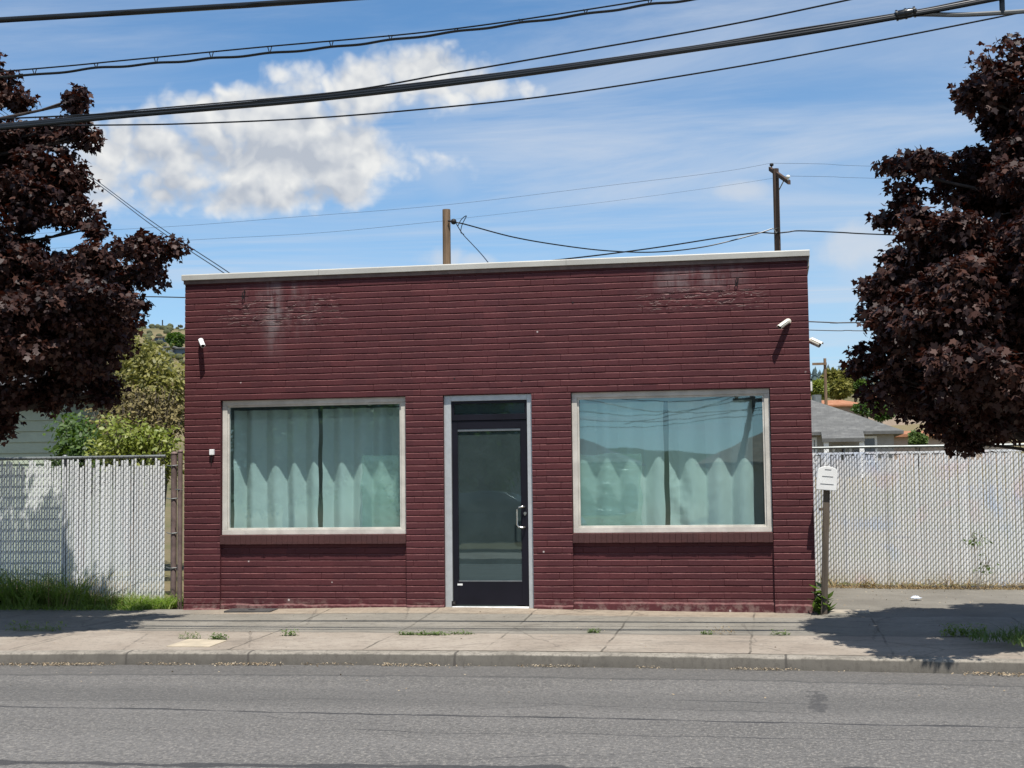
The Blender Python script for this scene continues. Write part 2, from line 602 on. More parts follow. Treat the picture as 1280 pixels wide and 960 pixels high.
# ------------------------------------------------------------------ materials
def mat_brick(name, base, stains=True):
    m, nt, bs, pos = new_mat(name)
    x, y, z = nt.sep(pos)
    bt = nt.node('ShaderNodeTexBrick')
    nt.l.new(nt.comb(x, z, 0.0), bt.inputs['Vector'])
    bt.inputs['Scale'].default_value = 1.0
    bt.inputs['Brick Width'].default_value = 0.292
    bt.inputs['Row Height'].default_value = 0.0754
    bt.inputs['Mortar Size'].default_value = 0.0
    bt.inputs['Color1'].default_value = (0.0, 0, 0, 1)
    bt.inputs['Color2'].default_value = (1, 1, 1, 1)
    per = nt.sep(bt.outputs['Color'])[0]
    n1 = nt.noise(pos, 1.3, 6, .62)
    n2 = nt.noise(pos, 26, 4, .6)
    n3 = nt.noise(pos, 150, 3, .6)
    c = nt.mix(nt.smooth(n1, .3, .7), tuple(b * .84 for b in base), tuple(b * 1.14 for b in base))
    c = nt.mix(nt.m('MULTIPLY', per, .6), c, tuple(b * v for b, v in zip(base, (.70, .78, .86))))
    c = nt.mix(nt.smooth(n2, .58, .8, 0, .4), c, tuple(b * .62 for b in base))
    # dusty fading of the paint
    c = nt.mix(nt.smooth(n3, .52, .75, 0, .26), c, (.17, .068, .068))
    n4 = nt.noise(pos, 60, 2, .7)
    c = nt.mix(nt.smooth(n4, .52, .70, 0, .38), c, tuple(b * .5 for b in base))
    h = nt.m('ADD', nt.m('MULTIPLY', n2, .6), nt.m('MULTIPLY', n3, .4))
    if stains:
        def box(x0, x1, z0, z1, sx, sz):
            a = nt.m('MULTIPLY', nt.smooth(x, x0 - sx, x0 + sx), nt.smooth(x, x1 + sx, x1 - sx))
            b = nt.m('MULTIPLY', nt.smooth(z, z0 - sz, z0 + sz), nt.smooth(z, z1 + sz, z1 - sz))
            return nt.m('MULTIPLY', a, b)
        ns = nt.noise(nt.vm('MULTIPLY', pos, (9, 9, 2.5)), 1.0, 5, .65)
        # run-down stain under the parapet, left, and worn grey patch, right
        s1 = nt.m('MULTIPLY', box(-6.09, -5.90, 3.30, 4.05, .10, .35), nt.smooth(ns, .30, .62))
        s1b = nt.m('MULTIPLY', box(-6.35, -5.5, 3.45, 4.1, .25, .3), nt.smooth(ns, .42, .70))
        s2 = nt.m('MULTIPLY', box(-1.30, -0.35, 3.74, 4.02, .22, .10), nt.smooth(ns, .32, .66))
        st = nt.m('MAXIMUM', nt.m('MULTIPLY', s1, 1.0), nt.m('MAXIMUM', nt.m('MULTIPLY', s2, .58), nt.m('MULTIPLY', s1b, .42)))
        c = nt.mix(st, c, (.20, .165, .165))
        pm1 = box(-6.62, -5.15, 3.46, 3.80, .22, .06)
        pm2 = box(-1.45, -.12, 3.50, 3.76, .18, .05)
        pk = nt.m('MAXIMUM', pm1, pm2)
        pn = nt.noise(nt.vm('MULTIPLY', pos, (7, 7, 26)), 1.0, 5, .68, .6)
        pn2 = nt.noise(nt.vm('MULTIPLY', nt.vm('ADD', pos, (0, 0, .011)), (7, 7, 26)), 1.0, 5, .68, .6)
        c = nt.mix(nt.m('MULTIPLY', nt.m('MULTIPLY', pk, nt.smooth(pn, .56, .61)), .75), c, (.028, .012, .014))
        c = nt.mix(nt.m('MULTIPLY', nt.m('MULTIPLY', pk, nt.m('MULTIPLY', nt.smooth(pn2, .56, .60), nt.smooth(pn, .575, .545))), .7), c, (.40, .29, .26))  # peeling flakes: sunlit lower ledges and dark edges put into the colour
        h = nt.m('ADD', h, nt.m('MULTIPLY', pk, nt.m('MULTIPLY', pn, 2.5)))
        # thin dirt at the foot of the wall
        ft = nt.m('MULTIPLY', nt.smooth(z, .20, .0), nt.smooth(nt.noise(pos, 9, 6, .75), .46, .62))
        c = nt.mix(nt.m('MULTIPLY', ft, .55), c, (.30, .22, .19))
        # chips where the paint is off
        vo = nt.voronoi(nt.comb(x, z, 0.0), 3.4)
        chip = nt.m('MULTIPLY', nt.smooth(vo.outputs['Distance'], .058, .03), nt.smooth(nt.noise(pos, 2.3, 2), .5, .56))
        c = nt.mix(nt.m('MULTIPLY', chip, .8), c, (.62, .56, .53))
        flake = nt.m('MULTIPLY', nt.smooth(nt.noise(nt.vm('MULTIPLY', pos, (1, 1, 3)), 17, 5, .7), .68, .74), nt.smooth(nt.noise(pos, 1.1, 3), .48, .62))
        c = nt.mix(nt.m('MULTIPLY', flake, .5), c, (.045, .022, .026))
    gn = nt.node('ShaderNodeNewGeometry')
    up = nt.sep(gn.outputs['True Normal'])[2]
    c = nt.mix(nt.m('MULTIPLY', nt.smooth(up, .25, .60), nt.smooth(n2, .3, .6, .20, .58)), c, (.235, .105, .098))  # dusty tint on upward faces, painted lighter to strengthen the sunlit course lines
    setp(nt, bs, c, .68, 0, .18, nt.bump(h, .6, .006))
    return m


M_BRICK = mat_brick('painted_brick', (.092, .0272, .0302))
M_SILL = mat_brick('sill_brick', (.085, .038, .035), False)


def mat_asphalt():
    m, nt, bs, pos = new_mat('road_asphalt')
    x, y, z = nt.sep(pos)
    n_f = nt.noise(pos, 95, 3, .7)
    n_m = nt.noise(pos, 28, 5, .7)
    n_b = nt.noise(nt.vm('MULTIPLY', pos, (.25, 1.1, 1)), 1.0, 5, .6)
    c = nt.mix(nt.smooth(n_b, .3, .7), (.112, .107, .100), (.146, .139, .130))
    c = nt.mix(nt.smooth(n_m, .42, .64, 0, .62), c, (.060, .057, .053))
    n_g = nt.noise(nt.vm('MULTIPLY', pos, (1, .55, 1)), 42, 2, .8)
    c = nt.mix(nt.smooth(n_g, .50, .66, 0, .55), c, (.27, .25, .22))
    vo = nt.voronoi(pos, 55)
    grain = nt.smooth(vo.outputs['Distance'], .30, .08)
    rn = nt.sep(vo.outputs['Color'])[0]
    c = nt.mix(nt.m('MULTIPLY', grain, nt.smooth(rn, .5, 1.0, 0, .75)), c, (.30, .285, .26))
    c = nt.mix(nt.smooth(n_f, .55, .8, 0, .6), c, (.036, .036, .038))
    # darker wheel path and the darker ragged strip along the gutter
    wob = nt.m('MULTIPLY', nt.m('SUBTRACT', nt.noise(nt.vm('MULTIPLY', pos, (1.4, 1.4, 0)), 1.0, 6, .65), .5), .5)
    yy = nt.m('ADD', y, wob)
    path = nt.m('MULTIPLY', nt.smooth(yy, -6.15, -5.65), nt.smooth(yy, -4.75, -5.3))
    c = nt.mix(nt.m('MULTIPLY', path, .34), c, (.070, .068, .064))
    wob2 = nt.m('MULTIPLY', nt.m('SUBTRACT', nt.noise(nt.vm('MULTIPLY', pos, (3, 3, 0)), 1.0, 4, .6), .5), .28)
    bow = nt.m('MULTIPLY', nt.m('POWER', nt.m('ADD', x, 2.0), 2), -.012)
    yk = nt.m('SUBTRACT', nt.m('ADD', y, wob2), bow)
    gut = nt.smooth(yk, -4.16, -4.10)
    c = nt.mix(nt.m('MULTIPLY', gut, .42), c, (.085, .080, .074))
    gl = nt.m('MULTIPLY', nt.smooth(yk, -4.20, -4.15), nt.smooth(yk, -4.07, -4.13))
    c = nt.mix(nt.m('MULTIPLY', gl, .55), c, (.04, .04, .04))
    # crack sealing: wandering dark lines along the road
    def seal(y0, slope, wid, amp, sc, x0=-99, x1=99, k=.8, seed=0.0):
        wn = nt.noise(nt.comb(nt.m('ADD', x, seed), seed, 0.0), sc, 4, .6)
        yl = nt.m('ADD', nt.m('ADD', nt.m('MULTIPLY', x, slope), y0), nt.m('MULTIPLY', nt.m('SUBTRACT', wn, .5), amp))
        d = nt.m('ABSOLUTE', nt.m('SUBTRACT', y, yl))
        ww = nt.m('MULTIPLY', nt.smooth(nt.noise(nt.comb(x, y, seed), 2.2, 3), .3, .75, .35, 1.5), wid)
        f = nt.smooth(nt.m('DIVIDE', d, ww), 1.15, .75)
        f = nt.m('MULTIPLY', f, nt.m('MULTIPLY', nt.smooth(x, x0, x0 + .15), nt.smooth(x, x1, x1 - .15)))
        return nt.m('MULTIPLY', f, k)
    s = seal(-6.33, -.02, .028, .30, .7, k=.85, seed=3.1)
    for a in (seal(-5.42, -.10, .022, .10, 1.0, -.9, .45, .75, 9.0), seal(-8.02, .075, .075, .28, 1.6, k=.8, seed=5.5),
              seal(-6.95, .02, .016, .45, .9, -3.2, 3.0, .6, 12.0), seal(-5.2, .12, .012, .3, 1.3, -6.5, -3.0, .55, 15.0),
              seal(-5.9, -.15, .014, .35, 1.3, -2.2, .2, .6, 18.0), seal(-7.3, .35, .010, .4, 1.7, -2.6, -.6, .6, 21.0), seal(-4.75, .55, .010, .25, 1.9, -2.6, -1.5, .5, 24.0), seal(-7.4, -.25, .009, .5, 1.5, -4.8, -2.6, .5, 27.0)):
        s = nt.m('MAXIMUM', s, a)
    vb = nt.noise(pos, 5.5, 6, .72)
    bx, by = nt.m('SUBTRACT', x, .29), nt.m('SUBTRACT', y, -5.3)
    bd = nt.m('ADD', nt.m('POWER', nt.m('DIVIDE', bx, .085), 2), nt.m('POWER', nt.m('DIVIDE', by, .60), 2))
    s = nt.m('MAXIMUM', s, nt.m('MULTIPLY', nt.smooth(nt.m('ADD', bd, nt.m('MULTIPLY', nt.m('SUBTRACT', vb, .5), 6.5)), 0.9, .55), .50))
    c = nt.mix(s, c, (.032, .032, .034))
    h = nt.m('ADD', nt.m('MULTIPLY', n_f, .5), nt.m('MULTIPLY', grain, .5))
    setp(nt, bs, c, .85, 0, .3, nt.bump(h, .6, .006))
    return m


def mat_sidewalk():
    m, nt, bs, pos = new_mat('sidewalk_concrete')
    x, y, z = nt.sep(pos)
    n_b = nt.noise(pos, .9, 6, .62)
    n_m = nt.noise(pos, 7, 6, .65)
    n_f = nt.noise(pos, 120, 3, .6)
    wob = nt.m('MULTIPLY', nt.m('SUBTRACT', nt.noise(pos, 2.6, 5, .6), .5), .16)
    yw = nt.m('ADD', y, wob)
    grey = nt.mix(nt.smooth(n_b, .3, .7), (.185, .170, .142), (.250, .230, .194))
    grey = nt.mix(nt.smooth(n_m, .5, .75, 0, .5), grey, (.105, .1, .09))
    pink = nt.mix(nt.smooth(n_b, .3, .7), (.255, .214, .172), (.335, .290, .238))
    pink = nt.mix(nt.smooth(n_m, .5, .75, 0, .55), pink, (.185, .152, .124))
    tan = nt.mix(nt.smooth(n_m, .3, .7), (.27, .215, .16), (.35, .29, .22))
    c = nt.mix(nt.smooth(yw, -2.00, -1.92), pink, grey)
    edge = nt.m('MULTIPLY', nt.smooth(yw, -2.02, -1.96), nt.smooth(yw, -1.88, -1.95))
    c = nt.mix(nt.m('MULTIPLY', edge, .35), c, (.09, .085, .075))
    # clean apron by the shop door
    apron = nt.m('MULTIPLY', nt.smooth(yw, -.50, -.44), nt.m('MULTIPLY', nt.smooth(x, -7.4, -6.2), nt.smooth(x, .6, -.2)))
    c = nt.mix(nt.m('MULTIPLY', apron, .85), c, tan)
    # joints across the walk
    dark = None
    for jx in (-10.6, -9.0, -7.4, -5.25, -3.92, -2.75, -1.62, -.25, 1.02, 2.5, 4.1):
        jn = nt.m('ADD', x, nt.m('MULTIPLY', nt.m('SUBTRACT', nt.noise(nt.comb(jx, y, 0.0), 2.5, 4), .5), .07))
        d = nt.m('ABSOLUTE', nt.m('SUBTRACT', jn, jx))
        f = nt.smooth(d, .016, .006)
        dark = f if dark is None else nt.m('MAXIMUM', dark, f)
    dark = nt.m('MULTIPLY', dark, nt.smooth(nt.noise(pos, 1.7, 3), .40, .6, .12, .75))
    c = nt.mix(dark, c, (.05, .045, .035))
    # hairline cracks
    vo = nt.voronoi(nt.vm('ADD', pos, (0, 0, 0)), .55, 'DISTANCE_TO_EDGE')
    dist = nt.m('ADD', vo.outputs['Distance'], nt.m('MULTIPLY', nt.m('SUBTRACT', n_m, .5), .06))
    ck = nt.smooth(nt.m('ABSOLUTE', dist), .008, .002)
    c = nt.mix(nt.m('MULTIPLY', ck, .4), c, (.07, .06, .05))
    n_s = nt.noise(pos, 24, 5, .72)
    c = nt.mix(nt.smooth(n_s, .50, .68, 0, .42), c, (.10, .088, .072))
    n_t = nt.noise(nt.vm('MULTIPLY', pos, (.6, 1.6, 1)), 2.1, 6, .7)
    c = nt.mix(nt.smooth(n_t, .52, .68, 0, .38), c, (.105, .095, .08))
    # droppings and grit
    v2 = nt.voronoi(pos, 3.1)
    c = nt.mix(nt.m('MULTIPLY', nt.smooth(v2.outputs['Distance'], .06, .03), nt.smooth(nt.sep(v2.outputs['Color'])[1], .72, .8, 0, .6)), c, (.42, .39, .35))
    c = nt.mix(nt.smooth(n_f, .58, .8, 0, .5), c, (.09, .08, .07))
    setp(nt, bs, c, .88, 0, .25, nt.bump(nt.m('ADD', n_f, nt.m('MULTIPLY', n_m, .8)), .45, .006))
    return m


M_ROAD = mat_asphalt()
M_WALK = mat_sidewalk()


def mat_kerb():
    m, nt, bs, pos = new_mat('kerb_concrete')
    x, y, z = nt.sep(pos)
    n = nt.noise(pos, 3.0, 6, .65)
    c = nt.mix(nt.smooth(n, .3, .7), (.20, .18, .148), (.31, .28, .235))
    low = nt.smooth(nt.m('ADD', z, nt.m('MULTIPLY', nt.m('SUBTRACT', n, .5), .04)), -.092, -.108)
    c = nt.mix(nt.m('MULTIPLY', low, .88), c, (.085, .078, .066))
    jj = None
    for jx in (-11.0, -9.3, -6.18, -4.98, -2.98, .07, 3.0, 6.0):
        jn = nt.m('ADD', x, nt.m('MULTIPLY', nt.m('SUBTRACT', nt.noise(pos, 12, 3), .5), .03))
        f = nt.smooth(nt.m('ABSOLUTE', nt.m('SUBTRACT', jn, jx)), .016, .007)
        jj = f if jj is None else nt.m('MAXIMUM', jj, f)
    c = nt.mix(nt.m('MULTIPLY', jj, .8), c, (.05, .045, .04))
    n_f = nt.noise(pos, 90, 3)
    n_k = nt.noise(nt.vm('MULTIPLY', pos, (1, 1, .5)), 22, 5, .75)
    c = nt.mix(nt.smooth(n_k, .45, .66, 0, .6), c, (.07, .063, .053))
    c = nt.mix(nt.smooth(nt.noise(pos, 1.3, 4, .7), .52, .7, 0, .4), c, (.055, .05, .043))
    c = nt.mix(nt.smooth(n_f, .58, .8, 0, .4), c, (.1, .09, .08))
    setp(nt, bs, c, .85, 0, .25, nt.bump(nt.m('ADD', n_f, n), .5, .006))
    return m


M_KERB = mat_kerb()


def mat_ground():
    m, nt, bs, pos = new_mat('ground_earth')
    n = nt.noise(pos, .25, 7, .62)
    n2 = nt.noise(pos, .02, 6, .6)
    n3 = nt.noise(pos, 9, 4, .6)
    c = nt.mix(nt.smooth(n, .35, .65), (.15, .12, .075), (.085, .095, .035))
    c = nt.mix(nt.smooth(n2, .42, .6), c, (.19, .155, .085))
    c = nt.mix(nt.smooth(n3, .5, .75, 0, .4), c, (.07, .06, .04))
    yg = nt.sep(pos)[1]
    c = nt.mix(nt.m('MULTIPLY', nt.smooth(yg, -50, -90), nt.smooth(n2, .3, .55, .6, .9)), c, (.045, .075, .035))
    setp(nt, bs, c, .95, 0, .1, nt.bump(n3, .4, .02))
    return m


M_GROUND = mat_ground()


def mat_pad():
    m, nt, bs, pos = new_mat('pad_asphalt')
    n = nt.noise(pos, 1.1, 6, .65)
    n2 = nt.noise(pos, 45, 4, .65)
    c = nt.mix(nt.smooth(n, .3, .7), (.150, .138, .115), (.205, .190, .160))
    c = nt.mix(nt.smooth(n2, .5, .75, 0, .5), c, (.085, .08, .07))
    setp(nt, bs, c, .9, 0, .2, nt.bump(n2, .5, .008))
    return m


M_PAD = mat_pad()
M_WHITE = simple('white_window_paint', (.56, .535, .475), .5, 0, .14, 5, .3, 70)
M_COPE = simple('coping_metal', (.46, .45, .405), .5, 0, .10, 1.2, .15, 20)
M_NAIL = simple('nailer_wood', (.16, .115, .10), .75, 0, .2, 8)
M_ALU = simple('aluminium', (.52, .54, .54), .38, .35, .06, 14, .1, 160)
M_BLACK = simple('black_door_metal', (.0075, .007, .012), .45, .0, .2, 3, 0, 60, .25)
M_STOP = simple('glazing_stop', (.20, .215, .22), .35, .5, .1, 10)
M_STEEL = simple('polished_steel', (.72, .70, .64), .22, 1.0, .05, 10)
M_DARKHOLE = simple('dark_iron', (.02, .018, .018), .6, .3)
M_PLASTIC = simple('white_plastic', (.80, .80, .78), .42, 0, .04, 8)
M_CREAM = simple('cream_plastic', (.74, .70, .60), .42, 0, .05, 8)
M_CABLE = simple('black_cable', (.008, .010, .012), .27, 0, .2, 2, 0, 60, .4)
M_WIRE = simple('weathered_wire', (.035, .037, .042), .5, .3, .2, 2)
M_WOODPOLE = simple('pole_wood', (.20, .135, .085), .85, 0, .35, 2.5, .8, 14, .2, (6, 6, .35))
M_WOODDARK = simple('dark_pole_wood', (.075, .050, .038), .85, 0, .35, 2.5, .8, 14, .2, (6, 6, .35))
M_POSTWOOD = simple('old_post_wood', (.10, .080, .062), .85, 0, .35, 3, .8, 16, .2, (6, 6, .4))
M_GALV = simple('galvanised_steel', (.20, .215, .21), .5, .5, .15, 6)
M_MESHW = simple('dull_mesh_wire', (.085, .09, .09), .6, .3, .15, 6)
M_RUST = simple('rusty_post', (.175, .125, .115), .7, .1, .3, 7)
M_INT = simple('interior_plaster', (.20, .25, .26), .9, 0, .1, 2)
M_INTFLOOR = simple('interior_floor', (.08, .075, .07), .7, 0, .2, 2)
M_ROOF = simple('roof_felt', (.12, .12, .12), .9, 0, .2, 2)


def mat_glass(name, tint, refl, wob=.0, veil=.05):
    m, nt, bs, pos = new_mat(name)
    nt.n.remove(bs)
    tr = nt.node('ShaderNodeBsdfTransparent')
    nt.put(tr.inputs[0], tint)
    gl = nt.node('ShaderNodeBsdfGlossy')
    gl.inputs['Roughness'].default_value = .012
    nt.put(gl.inputs[0], (.70, .95, 1.0))
    gn = nt.node('ShaderNodeNewGeometry')
    dp = nt.node('ShaderNodeVectorMath', operation='DOT_PRODUCT')
    nt.l.new(gn.outputs['Normal'], dp.inputs[0])
    nt.l.new(gn.outputs['Incoming'], dp.inputs[1])
    sch = nt.m('POWER', nt.m('SUBTRACT', 1.0, nt.m('ABSOLUTE', dp.outputs['Value'])), 5.0)
    f = nt.m('ADD', nt.m('MULTIPLY', sch, .85), .055 + refl, None, True)
    if wob:
        bmp = nt.bump(nt.noise(pos, 1.8, 2), wob, .02)
        nt.l.new(bmp, gl.inputs['Normal'])
    # teal diffuse veil: dusty glass and street reflection put into the colour
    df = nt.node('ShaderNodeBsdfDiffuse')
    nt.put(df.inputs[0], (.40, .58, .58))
    dn = nt.m('MULTIPLY', nt.smooth(nt.noise(pos, 3.5, 6, .65), .3, .8, .72, 1.0), veil)
    m1 = nt.node('ShaderNodeMixShader')
    nt.l.new(f, m1.inputs[0])
    nt.l.new(tr.outputs[0], m1.inputs[1])
    nt.l.new(gl.outputs[0], m1.inputs[2])
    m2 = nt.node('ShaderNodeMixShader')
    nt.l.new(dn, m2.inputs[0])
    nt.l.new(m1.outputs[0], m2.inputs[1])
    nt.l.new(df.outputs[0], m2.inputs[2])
    nt.l.new(m2.outputs[0], nt.n['Material Output'].inputs[0])
    return m


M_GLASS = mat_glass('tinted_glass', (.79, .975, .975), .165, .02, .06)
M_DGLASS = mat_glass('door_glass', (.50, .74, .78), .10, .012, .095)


def mat_cloth():
    m, nt, bs, pos = new_mat('curtain_cloth')
    n = nt.noise(pos, 2.0, 4)
    n2 = nt.noise(nt.vm('MULTIPLY', pos, (40, 40, 5)), 1.0, 4, .6)
    c = nt.mix(nt.smooth(n, .3, .7), (.78, .79, .75), (.86, .86, .81))
    setp(nt, bs, c, .9, 0, .1, nt.bump(n2, .5, .004))
    tr = nt.node('ShaderNodeBsdfTranslucent')
    nt.put(tr.inputs[0], (.7, .7, .64))
    mx = nt.node('ShaderNodeMixShader')
    mx.inputs[0].default_value = .22
    nt.l.new(bs.outputs[0], mx.inputs[1])
    nt.l.new(tr.outputs[0], mx.inputs[2])
    nt.l.new(mx.outputs[0], nt.n['Material Output'].inputs[0])
    return m


def mat_film():
    m, nt, bs, pos = new_mat('cloudy_film')
    nt.n.remove(bs)
    tr = nt.node('ShaderNodeBsdfTransparent')
    nt.put(tr.inputs[0], (.86, .95, .91))
    df = nt.node('ShaderNodeBsdfDiffuse')
    nt.put(df.inputs[0], (.62, .74, .66))
    tl = nt.node('ShaderNodeBsdfTranslucent')
    nt.put(tl.inputs[0], (.62, .74, .66))
    gl = nt.node('ShaderNodeBsdfGlossy')
    gl.inputs['Roughness'].default_value = .18
    wr = nt.noise(nt.vm('MULTIPLY', pos, (2.2, 2, 9)), 1.0, 5, .55, 1.2)
    nt.l.new(nt.bump(wr, .9, .03), gl.inputs['Normal'])
    a = nt.node('ShaderNodeMixShader'); a.inputs[0].default_value = .5
    nt.l.new(df.outputs[0], a.inputs[1]); nt.l.new(tl.outputs[0], a.inputs[2])
    b = nt.node('ShaderNodeMixShader'); b.inputs[0].default_value = .38
    nt.l.new(tr.outputs[0], b.inputs[1]); nt.l.new(a.outputs[0], b.inputs[2])
    c = nt.node('ShaderNodeMixShader'); c.inputs[0].default_value = .06
    nt.l.new(b.outputs[0], c.inputs[1]); nt.l.new(gl.outputs[0], c.inputs[2])
    nt.l.new(c.outputs[0], nt.n['Material Output'].inputs[0])
    return m


M_CLOTH = mat_cloth()
M_FILM = mat_film()


def mat_slat(name, marks):
    m, nt, bs, pos = new_mat(name)
    x, y, z = nt.sep(pos)
    vo = nt.noise(nt.vm('MULTIPLY', pos, (27.7, 1, .3)), 1.0, 2)
    c = nt.mix(nt.smooth(vo, .35, .65), (.70, .72, .72), (.82, .83, .83))
    dn = nt.noise(nt.vm('MULTIPLY', pos, (8, 8, 1.2)), 1.0, 5, .65)
    c = nt.mix(nt.smooth(dn, .5, .75, 0, .35), c, (.62, .63, .60))
    if marks:   # washed-out spray paint
        g = nt.noise(pos, 1.15, 4, .6, .6)
        c = nt.mix(nt.smooth(g, .52, .66, 0, .50), c, (.50, .62, .82))
        g2 = nt.noise(nt.vm('ADD', pos, (7, 3, 5)), 1.35, 4, .6, .6)
        c = nt.mix(nt.smooth(g2, .54, .68, 0, .42), c, (.80, .58, .62))
    c = nt.mix(nt.m('MULTIPLY', nt.smooth(z, .35, .05), nt.smooth(dn, .35, .6, .1, .45)), c, (.45, .40, .28))
    setp(nt, bs, c, .45, 0, .4)
    return m


M_SLATG = mat_slat('white_slats', False)
M_SLATM = mat_slat('white_slats_stained', True)

M_MAPLE = leaf_mat('purple_maple_leaf', (.0080, .0040, .0046), (.023, .0098, .0092), (.078, .035, .024), .52, (.09, .018, .008), .12, .24)
M_GREEN = leaf_mat('green_leaf', (.030, .065, .012), (.055, .11, .02), (.10, .16, .035), .5, (.14, .24, .03), .35)
M_OLIVE = leaf_mat('olive_leaf', (.10, .105, .02), (.19, .185, .038), (.30, .27, .07), .55, (.24, .24, .05), .35)
M_YELLOW = leaf_mat('yellow_green_leaf', (.13, .18, .022), (.22, .27, .045), (.33, .35, .09), .5, (.3, .35, .05), .35)
M_BROWNTW = leaf_mat('brown_twig', (.10, .085, .035), (.16, .13, .055), (.23, .19, .08), .8, (.1, .08, .04), .1, .2)
M_GRASS = leaf_mat('green_grass', (.09, .17, .022), (.17, .27, .04), (.36, .38, .14), .5, (.26, .40, .05), .5)
M_DRY = leaf_mat('dry_grass', (.22, .15, .07), (.32, .23, .11), (.42, .33, .18), .8, (.3, .2, .08), .2, .2)
M_LITTER = leaf_mat('dry_leaf', (.22, .155, .09), (.34, .26, .17), (.46, .39, .28), .8, (.2, .14, .06), .1, .2)
M_WEED = leaf_mat('weed_leaf', (.05, .10, .02), (.09, .15, .03), (.15, .20, .06), .5, (.15, .25, .04), .3)
M_BARK = simple('maple_bark', (.05, .040, .035), .9, 0, .3, 6, .9, 22, .2, (4, 4, 1))
M_BARKG = simple('shrub_bark', (.16, .13, .10), .9, 0, .3, 6)


# ------------------------------------------------------------------ ground, road, pavement
def kc(x):
    t = max(-6.0, min(6.0, x + 2.0))
    return -3.38 - 0.012 * t * t


ZR = -0.20
KTOP = -0.085


def walk_z(x, y):
    return 0.0235 * min(0.0, y) + 0.05 * math.exp(-((x + 3.9) / 2.3) ** 2) * max(0.0, min(1.0, 1 + y / 1.3))


def terrain(x, y):
    if y > 9:
        z = 0.055 * (y - 9) - .03
        if y > 60:
            z += 19.3 * math.exp(-(((x + 116) / 66) ** 2 + ((y - 235) / 85) ** 2))
            z += 10 * math.exp(-(((x - 20) / 190) ** 2 + ((y - 480) / 110) ** 2))
            z += 2.2 * nz(x * .02, y * .02) + 1.0 * nz(x * .07, y * .07, 3)
        if y > 520:
            z -= 0.055 * (y - 520)
        return z
    if y > 0:
        return -.03
    if y > -3.2:
        return -.03 + .03 * y - .03
    if y > -13.4:
        return -.26
    if y > -60:
        return -.15
    d = -60 - y
    z = .014 * d * (1 if d < 300 else 300 / d) - .15
    z += 8 * math.exp(-(((x + 60) / 60) ** 2 + ((y + 330) / 90) ** 2)) + 1.2 * nz(x * .015, y * .015, 7)
    return z


ys = [-1500, -900, -600, -480, -420, -380, -350, -320, -290, -260, -230, -200, -170, -140, -110, -85, -65, -50, -30, -20, -16, -13.7, -13.35,
      -8, -3.7, -3.25, -2, -1, 0, .5, 4, 9, 14, 20, 30, 40, 50, 60, 70, 80, 90, 105, 120, 135, 150, 165, 180, 195, 210, 225, 240, 252, 264, 276, 290,
      310, 335, 365, 400, 430, 460, 490, 520, 560, 620, 700, 900, 1400, 2500]
xs = [-2500, -1200, -700, -500, -400, -330, -280, -240] + list(range(-220, -20, 8)) + [-20, -14, -10, -6, -3, 0, 3, 6, 10, 14, 20] + list(range(28, 200, 10)) + [220, 260, 320, 400, 550, 800, 1300, 2500]
g = MB()
g.add([(x, y, terrain(x, y)) for y in ys for x in xs],
      [(j * len(xs) + i, j * len(xs) + i + 1, (j + 1) * len(xs) + i + 1, (j + 1) * len(xs) + i) for j in range(len(ys) - 1) for i in range(len(xs) - 1)])
o = g.build('ground', M_GROUND, smooth=True, recalc=False)
tag(o, kind='structure')

r = MB()
XS = [-60, -30, -16] + [-12 + .5 * i for i in range(41)] + [12, 30, 60]
n = len(XS)
vs = []
for x in XS:
    vs += [(x, kc(x) + .02, ZR), (x, -7.8, ZR + .015), (x, -13.45, ZR)]
fs = []
for i in range(n - 1):
    for k in range(2):
        fs.append((i * 3 + k, i * 3 + k + 1, (i + 1) * 3 + k + 1, (i + 1) * 3 + k))
r.add(vs, fs)
o = r.build('road', M_ROAD, recalc=False)
tag(o, kind='structure')
for p in o.data.polygons:
    pass

sw = MB()
NY = 26


def walk_pt(u, v):
    x = XS[int(round(u * (n - 1)))]
    y0 = kc(x) + .16
    y = y0 + (0.06 - y0) * v
    return (x, y, walk_z(x, y) if y < 0 else walk_z(x, 0.0))


sw.grid(walk_pt, n, NY)
o = sw.build('sidewalk', M_WALK, smooth=True)
tag(o, kind='structure')

kb = MB()
prof = [(.165, -.34), (.165, -.080), (.05, -.0845), (.018, -.090), (.002, -.104), (-.022, -.24)]
vs, fs = [], []
XK = [-60, -30, -16] + [-12 + .25 * i for i in range(81)] + [12, 30, 60]
for x in XK:
    e = .008 * nz(x * 1.7, 2.2) + .006 * nz(x * 7, 1) + .012 * max(0, nz(x * 2.9, 8) - .25)
    vs += [(x, kc(x) + py + e, pz + .004 * nz(x * 3.1, 5)) for py, pz in prof]
k = len(prof)
for i in range(len(XK) - 1):
    for j in range(k - 1):
        fs.append((i * k + j, i * k + j + 1, (i + 1) * k + j + 1, (i + 1) * k + j))
kb.add(vs, fs)
o = kb.build('kerb', M_KERB, smooth=True)
tag(o, kind='structure')

# far side of the street (seen only mirrored in the glass)
fsw = MB()
fsw.box(-60, 60, -16.2, -13.45, -.5, -.09)
o = fsw.build('far_sidewalk', M_WALK)
tag(o, kind='structure')

pd = MB()


def pad_pt(u, v):
    x = .30 + u * 13
    y = -.35 + v * 4.6
    yy = max(y, -.35 if x > .46 else 0.12)
    return (x, yy, .012 + .012 * nz(x * .8, yy * .8) - (.02 if y < -.2 else 0))


pd.grid(pad_pt, 60, 24)
o = pd.build('parking_pad', M_PAD, smooth=True)
tag(o, kind='structure')

